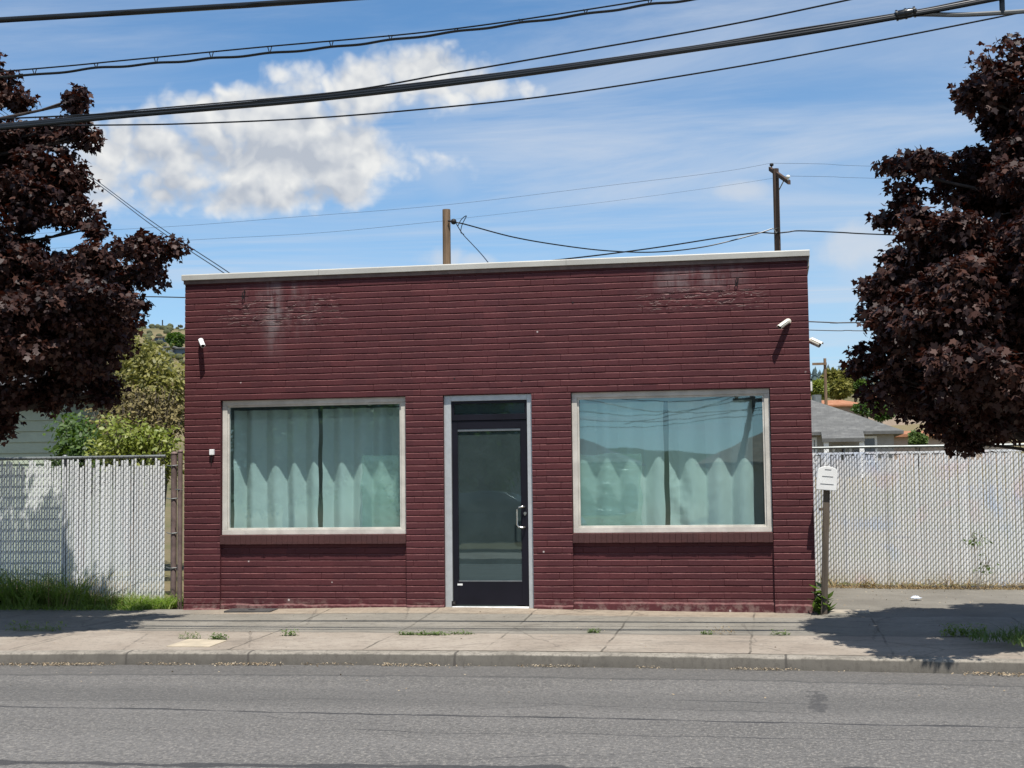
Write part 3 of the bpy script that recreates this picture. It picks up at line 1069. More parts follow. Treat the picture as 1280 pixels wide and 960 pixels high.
# ------------------------------------------------------------------ the shop
X0, X1 = -7.148, 0.4425
CH = 0.0754
WL = (-6.671, -4.338)
WR = (-2.320, -0.0231)
WZ0, WZ1 = 0.915, 2.5636
DX0, DX1, DZ1 = -3.868, -2.794, 2.5636
PANEL = [(-6.68, -4.33), (-2.326, -0.015)]
SILLZ = 0.80
BUILD_D = 9.0

shop = thing('store_building', ((X0 + X1) / 2, 0, 0), 'single storey maroon painted brick shop with two curtained windows and black glass door', 'building')
wall = MB()
rng = random.Random(4)


def strip(x0, x1, z0, z1, yf, ci):
    L = 0.292 + .012 * nz(ci * 2.7, 3)
    off = (ci % 2) * L / 2 + .04 * nz(ci * 1.3)
    cuts = []
    b = math.floor((x0 - off) / L)
    while b * L + off < x1:
        cuts.append(b * L + off + .028 * nz(b * 1.7, ci * 3.1, 6))
        b += 1
    cuts.append(b * L + off)
    samples = []
    for i in range(len(cuts) - 1):
        a, c = cuts[i], cuts[i + 1]
        dy = rng.gauss(0, .0011)
        tl = rng.gauss(0, .0010)
        open_j = rng.random() < .62
        for t, d in ((.004 / L, 0), (.3, 0), (.6, 0), (.86, 0), (1 - .004 / L, 0), (1, 1)):
            x = a + (c - a) * t
            samples.append((x, dy + tl * (t - .5) + (rng.uniform(.0012, .0065) if d and open_j else 0.0)))
    samples = [(x, d) for x, d in samples if x0 + .003 < x < x1 - .003]
    samples = [(x0, 0)] + samples + [(x1, 0)]
    rows = []
    for x, d in samples:
        zz = (z0 + z1) / 2
        rough = 0.0
        if -6.55 < x < -5.1 and 3.42 < zz < 3.82:
            rough = 1.0 if 3.55 < zz < 3.75 else .5
        if -1.35 < x < -.10 and 3.5 < zz < 3.75:
            rough = 1.0
        j = .0045 * nz(x * 3.3, ci * 3.7) + .0030 * nz(x * 14, ci * 7.1, 2) + rough * .012 * nz(x * 16, ci * 5.0, 9)
        j2 = .0045 * nz(x * 3.3, ci * 3.7 + 3.7, 0) + .0030 * nz(x * 14, ci * 7.1 + 5, 4) + rough * .013 * nz(x * 19, ci * 5.0, 4)
        d2 = d + rough * .011 * nz(x * 17, ci * 9.0, 1) + .0012 * nz(x * 5, ci * 2.0, 8)
        jd = .0115 + .004 * nz(x * 2.1, ci * 1.9, 5)     # how deep the bed joint is raked here
        rows.append([(x, yf + .10, z0), (x, yf + jd, z0), (x, yf + jd, z0 + .003), (x, yf + .002 + d2, z0 + .0072 + j),
                     (x, yf + d2, z0 + .0100 + j), (x, yf + d2, z1 - .0105 + j2), (x, yf + .0055 + d2, z1 - .0045 + j2 * .7),
                     (x, yf + jd, z1), (x, yf + .10, z1)])
    k = 9
    vs = [p for rw in rows for p in rw]
    fs = []
    for i in range(len(rows) - 1):
        for q in range(k - 1):
            fs.append((i * k + q, (i + 1) * k + q, (i + 1) * k + q + 1, i * k + q + 1))
    fs.append(tuple(range(k)))
    fs.append(tuple((len(rows) - 1) * k + q for q in range(k - 1, -1, -1)))
    wall.add(vs, fs)


NC = 54
for ci in range(NC):
    z0, z1 = ci * CH, (ci + 1) * CH
    if ci == NC - 1:
        z1 = 4.068
    zc_ = (z0 + z1) / 2
    if zc_ < WZ1:
        segs = [(X0, WL[0] - .009), (WL[1] + .008, DX0), (DX1, WR[0] - .006), (WR[1] + .008, X1)]
        for s in segs:
            strip(s[0], s[1], z0, z1, 0.0, ci)
        if zc_ < SILLZ:
            for pn in PANEL:
                strip(pn[0], pn[1], z0, z1, .046, ci + 2)
    else:
        strip(X0, X1, z0, z1, 0.0, ci)
# wall thickness behind the face brick
for (a, b, c, d) in ((X0 + .002, X0 + .470, -.1, 2.5636), (-4.326, DX0 - .002, -.1, 2.5636), (DX1 + .002, -2.330, -.1, 2.5636), (-.011, X1 - .002, -.1, 2.5636),
                     (-6.674, -4.334, -.1, .79), (-2.322, -.019, -.1, .79)):
    wall.box(a, b, .10 if c < 0 and d > 1 else .146, .27, c, d)
wall.box(X0 + .002, X1 - .002, .10, .27, 2.5640, 4.06)
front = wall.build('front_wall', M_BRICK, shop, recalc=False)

# cement plinth along the foot
def plinth(x0, x1, yb, zt, seed):
    pl = MB()
    nx = max(4, int((x1 - x0) / .05))
    rows = []
    for i in range(nx + 1):
        x = x0 + (x1 - x0) * i / nx
        t = zt + .014 * nz(x * 3, seed) + .008 * nz(x * 13, seed)
        o_ = -.020 + .006 * nz(x * 4, seed, 3) + .004 * nz(x * 15, seed, 6)
        rows.append([(x, yb + .05, -.1), (x, yb + o_, -.1), (x, yb + o_ + .003, t - .022), (x, yb + o_ + .014, t - .004), (x, yb + .05, t + .004)])
    kk = 5
    pl.add([p for rw in rows for p in rw], [(i * kk + q, (i + 1) * kk + q, (i + 1) * kk + q + 1, i * kk + q + 1) for i in range(nx) for q in range(kk - 1)]
           + [(0, 1, 2, 3, 4), tuple(nx * kk + q for q in (4, 3, 2, 1, 0))])
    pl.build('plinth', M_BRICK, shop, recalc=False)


plinth(PANEL[0][0], PANEL[0][1], .046, .082, 1)
plinth(PANEL[0][1] + .001, DX0 - .001, .0, .078, 2)
plinth(DX1 + .001, PANEL[1][0], 0, .085, 3)
plinth(PANEL[1][0] + .001, PANEL[1][1], .046, .115, 4)
plinth(PANEL[1][1] + .001, X1 + .004, 0, .10, 5)
plinth(X0 - .003, PANEL[0][0] - .001, .0, .03, 6)
for (a, b) in PANEL:
    sl = MB()
    x = a + .004
    i = 0
    while x < b - .02:
        wd_ = .0665
        x2 = min(x + wd_, b - .004)
        e = rng.gauss(0, .0015)
        sl.box(x, x2 - .0035, -.016 + e, .11, SILLZ + rng.gauss(0, .001), WZ0 - .004 + rng.gauss(0, .001))
        x = x2
        i += 1
    sl.box(a + .006, b - .006, -.010, .112, SILLZ + .002, WZ0 - .008)
    sl.build('sill', M_SILL, shop, bevel=.004)

# side, rear walls, roof, floor
sd_ = MB()
sd_.box(X0 + .006, X0 + .22, .272, BUILD_D, -.1, 4.0)
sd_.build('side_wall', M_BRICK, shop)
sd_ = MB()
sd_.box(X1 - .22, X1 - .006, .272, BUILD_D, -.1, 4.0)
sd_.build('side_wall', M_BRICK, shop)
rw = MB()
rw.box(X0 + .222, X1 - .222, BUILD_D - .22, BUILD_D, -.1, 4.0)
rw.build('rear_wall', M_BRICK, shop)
rf = MB()
rf.box(X0 + .223, X1 - .223, .273, BUILD_D - .222, 3.45, 3.62)
rf.build('roof', M_ROOF, shop)
cl = MB()
cl.box(X0 + .224, X1 - .224, .274, BUILD_D - .224, 2.80, 2.86)
cl.build('ceiling', M_INT, shop)
fl = MB()
fl.box(X0 + .224, X1 - .224, .274, BUILD_D - .224, -.05, .045)
fl.build('floor_slab', M_INTFLOOR, shop)
il = MB()
il.box(X0 + .225, X0 + .24, .276, BUILD_D - .24, .05, 2.79)
il.box(X1 - .24, X1 - .225, .276, BUILD_D - .24, .05, 2.79)
il.box(X0 + .245, X1 - .245, BUILD_D - .25, BUILD_D - .23, .05, 2.79)
il.build('interior_lining', M_INT, shop)

cp = MB()
cuts = [X0 - .03, -5.4, -2.35, X1 + .03]
for a, b in zip(cuts[:-1], cuts[1:]):
    cp.prism([(-.045, 4.070), (-.047, 4.128), (-.040, 4.140), (.30, 4.150), (.30, 4.07), (-.030, 4.0695)], 'x', a + (.0015 if a > -7 else 0), b - .0015)
cp.build('coping', M_COPE, shop)
cps = MB()
cps.box(X0 - .03, X0 + .25, .302, BUILD_D, 4.0, 4.13)
cps.build('side_coping', M_COPE, shop)
cps = MB()
cps.box(X1 - .25, X1 + .03, .302, BUILD_D, 4.0, 4.13)
cps.build('side_coping', M_COPE, shop)
nl = MB()
nl.box(X0 - .012, X1 + .012, -.020, .03, 4.022, 4.0688)
nl.build('nailer_strip', M_NAIL, shop)


# windows
def window(x0, x1, label):
    fr = MB()
    yo, yi = .050, .125
    fw = .062
    # mitred-looking frame: head, jambs, bottom
    fr.box(x0, x1, yo, yi, WZ1 - fw, WZ1 - .001)
    fr.box(x0, x0 + fw, yo, yi, WZ0 + fw + .001, WZ1 - fw - .001)
    fr.box(x1 - fw, x1, yo, yi, WZ0 + fw + .001, WZ1 - fw - .001)
    fr.box(x0, x1, yo - .006, yi, WZ0, WZ0 + fw)
    w_ = fr.build('window', M_WHITE, shop, bevel=.004)
    w_['label'] = label
    st = MB()
    a, b, c, d = x0 + fw + .001, x1 - fw - .001, WZ0 + fw + .001, WZ1 - fw - .001
    s = .020
    st.box(a, b, yo + .016, yi - .012, d - s, d)
    st.box(a, a + s, yo + .016, yi - .012, c + s + .001, d - s - .001)
    st.box(b - s, b, yo + .016, yi - .012, c + s + .001, d - s - .001)
    st.box(a, b, yo + .016, yi - .012, c, c + s)
    st.build('glazing_bead', M_WHITE, w_, bevel=.002)
    gp = MB()
    gp.add([(a + .005, yo + .045, c + .005), (b - .005, yo + .045, c + .005), (b - .005, yo + .045, d - .005), (a + .005, yo + .045, d - .005)], [(0, 1, 2, 3)])
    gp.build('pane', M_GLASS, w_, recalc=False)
    return w_


window(WL[0], WL[1], 'left window, wooden white frame')
window(WR[0], WR[1], 'right window, wooden white frame')


# door and its frame
df = MB()
fw = .088
yo = .046
df.box(DX0 + .002, DX0 + fw, yo, .14, .03, DZ1 - .002)
df.box(DX1 - fw * .72, DX1 - .002, yo, .14, .03, DZ1 - .002)
df.box(DX0 + fw + .001, DX1 - fw * .72 - .001, yo, .14, DZ1 - .070, DZ1 - .002)
dfo = df.build('door_frame', M_ALU, shop, bevel=.003)
A, B = DX0 + fw + .001, DX1 - fw * .72 - .001
tf = MB()
tz0, tz1 = 2.262, DZ1 - .072
tf.box(A, B, .062, .13, tz1 - .030, tz1)
tf.box(A, B, .062, .13, tz0, tz0 + .070)
tf.box(A, A + .030, .062, .13, tz0 + .071, tz1 - .031)
tf.box(B - .030, B, .062, .13, tz0 + .071, tz1 - .031)
tro = tf.build('transom_bar', M_BLACK, dfo, bevel=.002)
tg = MB()
tg.add([(A + .03, .10, tz0 + .068), (B - .03, .10, tz0 + .068), (B - .03, .094, tz1 - .028), (A + .03, .094, tz1 - .028)], [(0, 1, 2, 3)])
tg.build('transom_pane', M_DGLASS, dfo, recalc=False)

dr = MB()
a, b = A + .004, B - .004
z0, z1 = .072, tz0 - .006
gx0, gx1, gz0, gz1 = -3.708, -2.944, .345, 2.160
dr.box(a, gx0, .072, .118, z0, z1)
dr.box(gx1, b, .072, .118, z0, z1)
dr.box(gx0 + .0005, gx1 - .0005, .072, .118, gz1, z1)
dr.box(gx0 + .0005, gx1 - .0005, .072, .118, z0, gz0)
door = dr.build('door', M_BLACK, shop, bevel=.003)
ds = MB()
ds.box(gx0 + .001, gx1 - .001, .070, .084, gz0 + .001, gz0 + .016)
ds.build('glazing_stop', M_STOP, door, bevel=.002)
ds = MB()
ds.box(gx0 + .001, gx1 - .001, .078, .088, gz1 - .030, gz1 - .002)
ds.build('glazing_stop', M_STOP, door, bevel=.002)
dg = MB()
dg.add([(gx0 + .001, .095, gz0 + .001), (gx1 - .001, .095, gz0 + .001), (gx1 - .001, .095, gz1 - .001), (gx0 + .001, .095, gz1 - .001)], [(0, 1, 2, 3)])
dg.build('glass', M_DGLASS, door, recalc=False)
hd = MB()
hx, hz0, hz1 = -2.985, .985, 1.225
hd.tube([(hx + .085, .072, hz1), (hx + .085, .035, hz1 + .002), (hx + .07, .02, hz1 + .003), (hx + .02, .018, hz1 - .004), (hx, .018, hz1 - .03), (hx, .018, (hz0 + hz1) / 2),
         (hx, .018, hz0 + .03), (hx + .02, .018, hz0 + .004), (hx + .07, .02, hz0 - .002), (hx + .085, .035, hz0 - .001), (hx + .085, .072, hz0)], .011, 10)
hd.build('handle', M_STEEL, door, smooth=True)
lk = MB()
lk.tube([(-2.897, .073, 1.150), (-2.897, .058, 1.150)], .018, 14)
lk.box(-2.902, -2.892, .050, .060, 1.120, 1.146)
lk.build('lock', M_STEEL, door, smooth=True)
stk = MB()
stk.box(-3.724, -3.662, .0705, .0716, .302, .324)
stk.build('sticker', M_PLASTIC, door)
th = MB()
th.prism([(.02, .030), (.035, .058), (.13, .058), (.13, .03)], 'x', A, B)
th.build('threshold', simple('threshold_aluminium', (.75, .74, .70), .35, .6), dfo)
pv_ = MB()
pv_.box(A - .012, A + .035, .044, .075, .060, .12)
pv_.ball((A + .012, .048, .085), (.022, .016, .022), 10, 6)
pv_.build('pivot', M_DARKHOLE, door, smooth=True)
# concrete step under the door
stp = MB()
stp.prism([(-.14, .012), (-.125, .036), (.13, .04), (.13, -.05), (-.14, -.05)], 'x', DX0 - .05, DX1 + .05)
stp.build('door_step', simple('step_concrete', (.34, .28, .215), .85, 0, .2, 5, .4, 50), shop, bevel=.004)


# curtains hang behind the glass
def curtain(x0, x1, lam, ph, label, ztop=2.452, pinch=None, seed=0):
    yc, Am = .345, .046

    def fn(u, v):
        x = x0 + (x1 - x0) * u
        z = .93 + (ztop - .93) * v
        wv = .055 * nz(x * 1.9, z * .25, seed) + .012 * nz(x * 1.5, z * .8, seed) + .05 * (1 - v) * nz(x * .8, seed)
        k_ = math.pi * (x - ph + wv) / lam
        s = abs(math.cos(k_))
        s = .62 * s + .38 * s * s
        amp = Am * (1 + .9 * nz(x * 1.9, seed, 4))
        y = yc + amp * (1 - 2 * s) + .006 * nz(x * 6, z * 2.5, seed) + .003 * nz(x * 20, z * 9, seed)
        if pinch is not None:
            q = max(0.0, 1 - abs(x - pinch) / .28)
            y += q * (.022 * math.sin(z * 11 + x * 20) * (1 - v) + .010 * nz(x * 25, z * 12, 7))
            if u < .02 or u > .98:
                x += 0
        if u < .04:
            x += .012 * nz(z * 3, seed, 1)
        if u > .96:
            x += .012 * nz(z * 3, seed, 2)
        return (x, y, z)
    mb = MB()
    mb.grid(fn, int((x1 - x0) / .012), 70)
    o_ = mb.build('curtain', M_CLOTH, None, origin=((x0 + x1) / 2, yc, .93), smooth=True, recalc=False)
    return tag(o_, label, 'curtain', 'curtains hanging behind the shop windows')


gapL = float(atY(402, 600, .345)[0])
gapR = float(atY(834, 600, .345)[0])
LX = [float(atY(p, 600, .345)[0]) for p in (295, 320, 500)]
RX = [float(atY(p, 600, .345)[0]) for p in (722, 942, 866)]
curtain(LX[0], gapL - .03, .268, LX[1], 'white curtain in left half of the left window, sunlit in even points', seed=1)
curtain(gapL + .03, LX[2] + .10, .268, float(atY(427, 600, .345)[0]), 'white curtain in right half of the left window, beside the door', seed=2)
curtain(RX[0] - .14, gapR - .03, .300, float(atY(791, 600, .345)[0]), 'white curtain in left half of the right window, behind cloudy plastic', seed=3)
curtain(gapR + .03, RX[1], .300, RX[2], 'white curtain in right half of the right window, its left edge crumpled', pinch=gapR + .06, seed=4)


def film(x0, x1, z1, label, seed):
    mb = MB()

    def fn(u, v):
        x = x0 + (x1 - x0) * u
        z = .945 + (z1 - .945) * v
        if v > .98:
            z += .03 * nz(x * 4, seed)
        if u < .02 or u > .98:
            x += .03 * nz(z * 5, seed, 4)
        return (x, .17 + .010 * nz(x * 3, z * 7, seed) + .006 * nz(x * 9 + z * 5, z * 16, seed), z)
    mb.grid(fn, 40, 50)
    o_ = mb.build('plastic_film', M_FILM, None, origin=((x0 + x1) / 2, .17, .945), smooth=True, recalc=False)
    return tag(o_, label, 'plastic sheet', 'cloudy plastic sheets inside the windows')


film(-4.93, -4.36, 1.86, 'cloudy plastic sheet inside the left window, in its lower right corner', 2)
film(-2.27, -1.52, 1.84, 'cloudy plastic sheet inside the right window, in its lower left corner', 5)


# ------------------------------------------------------------------ fittings on the wall
def bullet_camera(base, tip, label, mat, side=False, rr=.027):
    t = thing('security_camera', base, label, 'security camera')
    b, e = Vector(base), Vector(tip)
    d = (e - b).normalized()
    out = Vector((1, 0, 0)) if side else Vector((0, -1, 0))
    mt = MB()
    mt.tube([b + out * -.001, b + out * .014], .030, 16)
    mt.tube([b + out * .012, b + out * .03 + d * .012], .012, 10)
    mt.build('mount', mat, t, smooth=True)
    hb = MB()
    s = b + out * .026
    hb.tube([s - d * .012, s - d * .008, s + d * .004, e - d * .004, e], [rr * .5, rr * .8, rr, rr, rr * .93], 16)
    hb.build('housing', mat, t, smooth=True)
    vz = MB()
    u = Vector((0, 0, 1)) - d * d.z
    u.normalize()
    sdv = d.cross(u)
    pts = []
    for k in range(7):
        a_ = -1.1 + 2.2 * k / 6
        pts.append((u * math.cos(a_) + sdv * math.sin(a_)))
    L0, L1 = s + d * .01, e + d * .022
    vs = [L0 + p * (rr + .003) for p in pts] + [L1 + p * (rr + .003) for p in pts] + [L0 + p * (rr + .006) for p in pts] + [L1 + p * (rr + .006) for p in pts]
    fs = [(k, k + 1, 7 + k + 1, 7 + k) for k in range(6)] + [(14 + k, 21 + k, 21 + k + 1, 14 + k + 1) for k in range(6)]
    fs += [(7 + k, 7 + k + 1, 21 + k + 1, 21 + k) for k in range(6)] + [(k, 14 + k, 14 + k + 1, k + 1) for k in range(6)]
    fs += [(0, 7, 21, 14), (6, 20, 27, 13)]
    vz.add(vs, fs)
    vz.build('sun_visor', mat, t, smooth=True)
    ln = MB()
    ln.tube([e - d * .002, e + d * .003], rr * .78, 14)
    ln.build('lens', M_DARKHOLE, t)
    return t


bullet_camera((-6.932, 0, 3.316), (-6.862, -.118, 3.235), 'white security camera at the upper left of the brick front', M_PLASTIC)
bullet_camera((.214, 0, 3.326), (.112, -.122, 3.246), 'cream security camera on the upper right of the brick front', M_CREAM)
bullet_camera((X1 - .006, .25, 3.12), (X1 + .125, .20, 3.06), 'cream security camera sticking out past the right corner', M_CREAM, True, .036)

t = thing('outlet_box', (-6.777, 0, 1.925), 'small white box with hanging wire beside the left window', 'wall box')
ob = MB()
ob.box(-6.808, -6.750, -.040, .0, 1.895, 1.965)
ob.build('box', M_PLASTIC, t, bevel=.006)
ow = MB()
ow.tube([(-6.782, -.01, 1.897), (-6.786, -.024, 1.86), (-6.790, -.016, 1.82), (-6.795, -.006, 1.77)], .006, 6)
ow.build('wire', M_DARKHOLE, t)
t = MB()
t.box(X1 - .01, X1 + .035, .55, .62, 2.55, 2.66)
tag(t.build('junction_box', M_PLASTIC, None, origin=(X1, .58, 2.55), bevel=.006), 'small white box on the side wall past the right corner', 'wall box')

for (hx_, hz_, lb) in ((-6.376, 3.86, 'small black iron ring on the wall above the left window'), (-.362, 3.80, 'small black iron ring on the wall above the right window')):
    t = thing('wall_ring', (hx_, 0, hz_), lb, 'wall ring', 'iron rings high on the brick front')
    hb = MB()
    hb.tube([(hx_ + .016, .004, hz_ + .045), (hx_ + .016, -.03, hz_ + .048)], .007, 8)
    hb.build('pin', M_DARKHOLE, t)
    hr = MB()
    hr.tube([(hx_ + .014 * math.sin(a) + .006 * math.cos(a), -.022, hz_ + .045 * math.cos(a)) for a in [2 * math.pi * k / 14 for k in range(15)]], .0055, 6)
    hr.build('ring', M_DARKHOLE, t)

# drilled anchor holes / nail heads in the brick: parts of the wall
for (px, py) in ((568, 473), (652, 475), (893, 334), (716, 378), (390, 345)):
    q = atY(px, py, 0)
    ah = MB()
    ah.tube([(q[0], .004, q[2]), (q[0], -.003, q[2])], .010, 8)
    ah.build('anchor_hole', M_DARKHOLE, shop)

# vault lid by the wall
t = thing('vault_cover', (-6.2, -.16, 0), 'dark grey metal cover set in the pavement at the wall foot', 'utility cover')
zv = walk_z(-6.2, -.16)
pc = MB()
pc.hexa([(-6.50, -.32, zv - .02), (-5.92, -.32, zv - .02), (-5.92, -.035, zv - .015), (-6.50, -.035, zv - .015)],
        [(-6.50, -.32, zv + .012), (-5.92, -.32, zv + .014), (-5.92, -.035, zv + .02), (-6.50, -.035, zv + .018)])
pc.build('lid', simple('vault_iron', (.085, .082, .078), .6, .3, .2, 8, .5, 60), t, bevel=.004)
pl_ = MB()
pl_.box(-6.24, -6.16, -.20, -.16, zv + .014, zv + .020)
pl_.build('lifting_bar', M_DARKHOLE, t)

# mailbox on a leaning post at the corner
mb_base = (.515, -.20, .0)
t = thing('mailbox', mb_base, 'white arch topped plastic mailbox on dark leaning post at the right corner', 'mailbox')
ps = MB()
p0, p1 = Vector((.515, -.20, -.05)), Vector((.585, -.17, 1.40))
hw = .036
ps.hexa([(p0.x - hw, p0.y - hw, p0.z), (p0.x + hw, p0.y - hw, p0.z), (p0.x + hw, p0.y + hw, p0.z), (p0.x - hw, p0.y + hw, p0.z)],
        [(p1.x - hw, p1.y - hw, p1.z), (p1.x + hw, p1.y - hw, p1.z), (p1.x + hw, p1.y + hw, p1.z), (p1.x - hw, p1.y + hw, p1.z)])
ps.build('post', M_POSTWOOD, t, bevel=.006)


def arch(w_, h_, c_, y, tilt):
    pts = [(-w_ * 1.04, 0), (w_ * 1.04, 0), (w_, h_ - .045)]
    for k in range(1, 8):
        a_ = math.pi * k / 8
        pts.append((w_ * math.cos(a_), h_ - .045 + .050 * math.sin(a_)))
    pts.append((-w_, h_ - .045))
    return [(c_[0] + u * math.cos(tilt) - v * math.sin(tilt), c_[1] + u * math.sin(tilt) + v * math.cos(tilt)) for u, v in pts]


tilt = rad(-5)
bx = MB()
bx.prism(arch(.092, .245, (.576, 1.395), 0, tilt), 'y', -.235, .12)
bx.build('box', M_PLASTIC, t, bevel=.008)
dd = MB()
dd.prism(arch(.108, .262, (.578, 1.386), 0, tilt), 'y', -.262, -.236)
dr_ = dd.build('door', M_PLASTIC, t, bevel=.006)
for (u0, u1, v) in ((-.03, .04, .232), (-.055, .065, .155), (-.07, .075, .070)):
    a_ = (.578 + u0 * math.cos(tilt) - v * math.sin(tilt), -.2625, 1.386 + u0 * math.sin(tilt) + v * math.cos(tilt))
    b_ = (.578 + u1 * math.cos(tilt) - v * math.sin(tilt), -.2625, 1.386 + u1 * math.sin(tilt) + v * math.cos(tilt))
    gv = MB()
    gv.tube([a_, b_], .0042, 6)
    gv.build('groove', simple('groove_grey', (.25, .25, .25), .6), dr_)
nb = MB()
nb.box(.49, .54, -.21, -.17, 1.16, 1.19)
nb.build('cleat', M_POSTWOOD, t, bevel=.004)


# ------------------------------------------------------------------ fences
def slat_fence(xa, ya, xb, yb, ztop, zbot, label, posts, slat_mat, seed, rail=True, tall=0.5, cap=False, wire_gap=None):
    t = thing('slat_fence', ((xa + xb) / 2, (ya + yb) / 2, 0), label, 'fence')
    L = math.hypot(xb - xa, yb - ya)
    ux, uy = (xb - xa) / L, (yb - ya) / L
    nx_, ny_ = uy, -ux     # towards the street
    if ny_ > 0:
        nx_, ny_ = -nx_, -ny_
    rg = random.Random(seed)
    pitch = .0362
    sl = MB()
    nS = int(L / pitch)
    for i in range(nS):
        s = (i + .5) * pitch
        if wire_gap and wire_gap[0] < s < wire_gap[1]:
            continue
        x, y = xa + ux * s, ya + uy * s
        hi = ztop - .03 if rg.random() < tall else ztop - .115
        hi += rg.gauss(0, .012)
        lo = zbot + rg.gauss(0, .012)
        hw_ = .0133
        tw = rg.gauss(0, .10)
        dx_, dy_ = (ux + nx_ * tw) * hw_, (uy + ny_ * tw) * hw_
        bx_, by_ = nx_ * .0035, ny_ * .0035
        lnx = rg.gauss(0, .003)
        c0 = [(x - dx_, y - dy_), (x + bx_, y + by_), (x + dx_, y + dy_), (x - bx_ * .2, y - by_ * .2)]
        sl.add([(px_, py_, lo) for px_, py_ in c0] + [(px_ + lnx * ux, py_ + lnx * uy, hi) for px_, py_ in c0],
               [(0, 1, 5, 4), (1, 2, 6, 5), (2, 3, 7, 6), (3, 0, 4, 7), (4, 5, 6, 7)])
    sl.build('slat_panel', slat_mat, t)
    wm = MB()
    H = ztop - zbot + .01
    pw = pitch * 2
    slope = 1.0 / 1.15
    for dirn in (1, -1):
        off = .009 if dirn == 1 else -.009
        k0 = -int(H * slope / pw) - 2
        for k in range(k0, int(L / pw) + int(H * slope / pw) + 2):
            s0 = k * pw if dirn == 1 else k * pw
            pts = []
            # line s = s0 + dirn * slope * (z - zbot)
            za, zb_ = 0.0, H
            def clip_s(z):
                return s0 + dirn * slope * z
            # clip in s
            lo_z, hi_z = 0.0, H
            if dirn == 1:
                lo_z = max(lo_z, (0 - s0) / slope); hi_z = min(hi_z, (L - s0) / slope)
            else:
                lo_z = max(lo_z, (s0 - L) / slope); hi_z = min(hi_z, s0 / slope)
            if hi_z - lo_z < .03:
                continue
            nseg = 1
            for q in range(nseg + 1):
                z = lo_z + (hi_z - lo_z) * q / nseg
                s = clip_s(z)
                pts.append((xa + ux * s + nx_ * off, ya + uy * s + ny_ * off, zbot + z))
            wm.tube(pts, .0025, 4, False)
    wm.build('wire_mesh', M_MESHW, t)
    if rail:
        rl = MB()
        m_ = 12
        rl.tube([(xa + (xb - xa) * i / m_ - nx_ * .012, ya + (yb - ya) * i / m_ - ny_ * .012, ztop + .006 * nz(i * .7, seed)) for i in range(m_ + 1)], .021, 10)
        rl.build('top_rail', M_GALV, t, smooth=True)
    if cap:
        cb = MB()
        for i in range(int(L / .6) + 1):
            s0, s1 = i * .6, min(L, i * .6 + .597)
            if s1 - s0 < .05:
                continue
            cb.box(min(xa + ux * s0, xa + ux * s1), max(xa + ux * s0, xa + ux * s1), ya + uy * s0 - .014, ya + uy * s0 + .014, ztop - .025 + .006 * nz(i * .9), ztop + .004 + .006 * nz(i * .9))
        cb.build('cap_strip', slat_mat, t)
    for (s, zt, mat_, rr) in posts:
        x, y = xa + ux * s - nx_ * .05, ya + uy * s - ny_ * .05
        po = MB()
        po.tube([(x, y, -.1), (x, y, zt)], rr, 12)
        po.ball((x, y, zt), (rr * 1.12, rr * 1.12, .018), 12, 6)
        po.build('post', mat_, t, smooth=True)
    return t


pL = atY(217, 700, .62)
YL = .62
xr = float(atY(206, 700, YL)[0])
fence_l = slat_fence(-16.0, YL + .10, xr, YL, 1.905, .07, 'white slat chain link fence left of the shop, weeds along its foot',
                     [(1.0, 1.93, M_GALV, .03), (4.0, 1.93, M_GALV, .03), (6.9, 1.93, M_GALV, .03)], M_SLATG, 3, True, .5)
# two rusty terminal posts between that fence and the shop, tied together
t = thing('gate_post', (float(atY(217, 700, .60)[0]), .60, 0), 'rusty fence post with wire ties, next to the white slats', 'fence post', 'rusty posts between fence and shop')
x = t.location.x
po = MB()
po.tube([(x, .60, -.1), (x, .60, 1.93)], .038, 14)
po.build('pole', M_RUST, t, smooth=True)
ca = MB()
ca.ball((x, .60, 1.935), (.044, .044, .03), 14, 8)
ca.build('cap', M_RUST, t, smooth=True)
for z in (1.78, 1.36, .92, .48):
    tb = MB()
    tb.tube([(x - .10, .61, z + .01), (x - .045, .56, z), (x, .555, z), (x + .05, .57, z + .005), (x + .10, .57, z + .01)], .007, 6)
    tb.build('tension_band', M_GALV, t)
xg = x
t = thing('gate_post', (float(atY(224.8, 690, .40)[0]), .40, 0), 'rusty post standing tight against the brick corner', 'fence post', 'rusty posts between fence and shop')
x = t.location.x
po = MB()
po.tube([(x, .40, -.1), (x, .40, 1.95)], .030, 14)
po.build('pole', M_RUST, t, smooth=True)
ca = MB()
ca.ball((x, .40, 1.955), (.035, .035, .025), 14, 8)
ca.build('cap', M_RUST, t, smooth=True)
tb = MB()
tb.tube([(x - .06, .39, 1.48), (x, .365, 1.475), (x + .035, .40, 1.47)], .006, 6)
tb.build('tension_band', M_GALV, t)

# bare mesh strip between slats and the first rusty post
YR0, YR1 = 3.95, 3.62
fence_r = slat_fence(.40, YR0 + .04, 9.5, 3.0, 1.885, .06, 'white slat fence right of the shop with faint paint marks and straw at its foot',
                     [(.12, 1.91, M_GALV, .03), (3.1, 1.88, M_GALV, .03), (6.1, 1.88, M_GALV, .03)], M_SLATM, 8, False, .93, True)

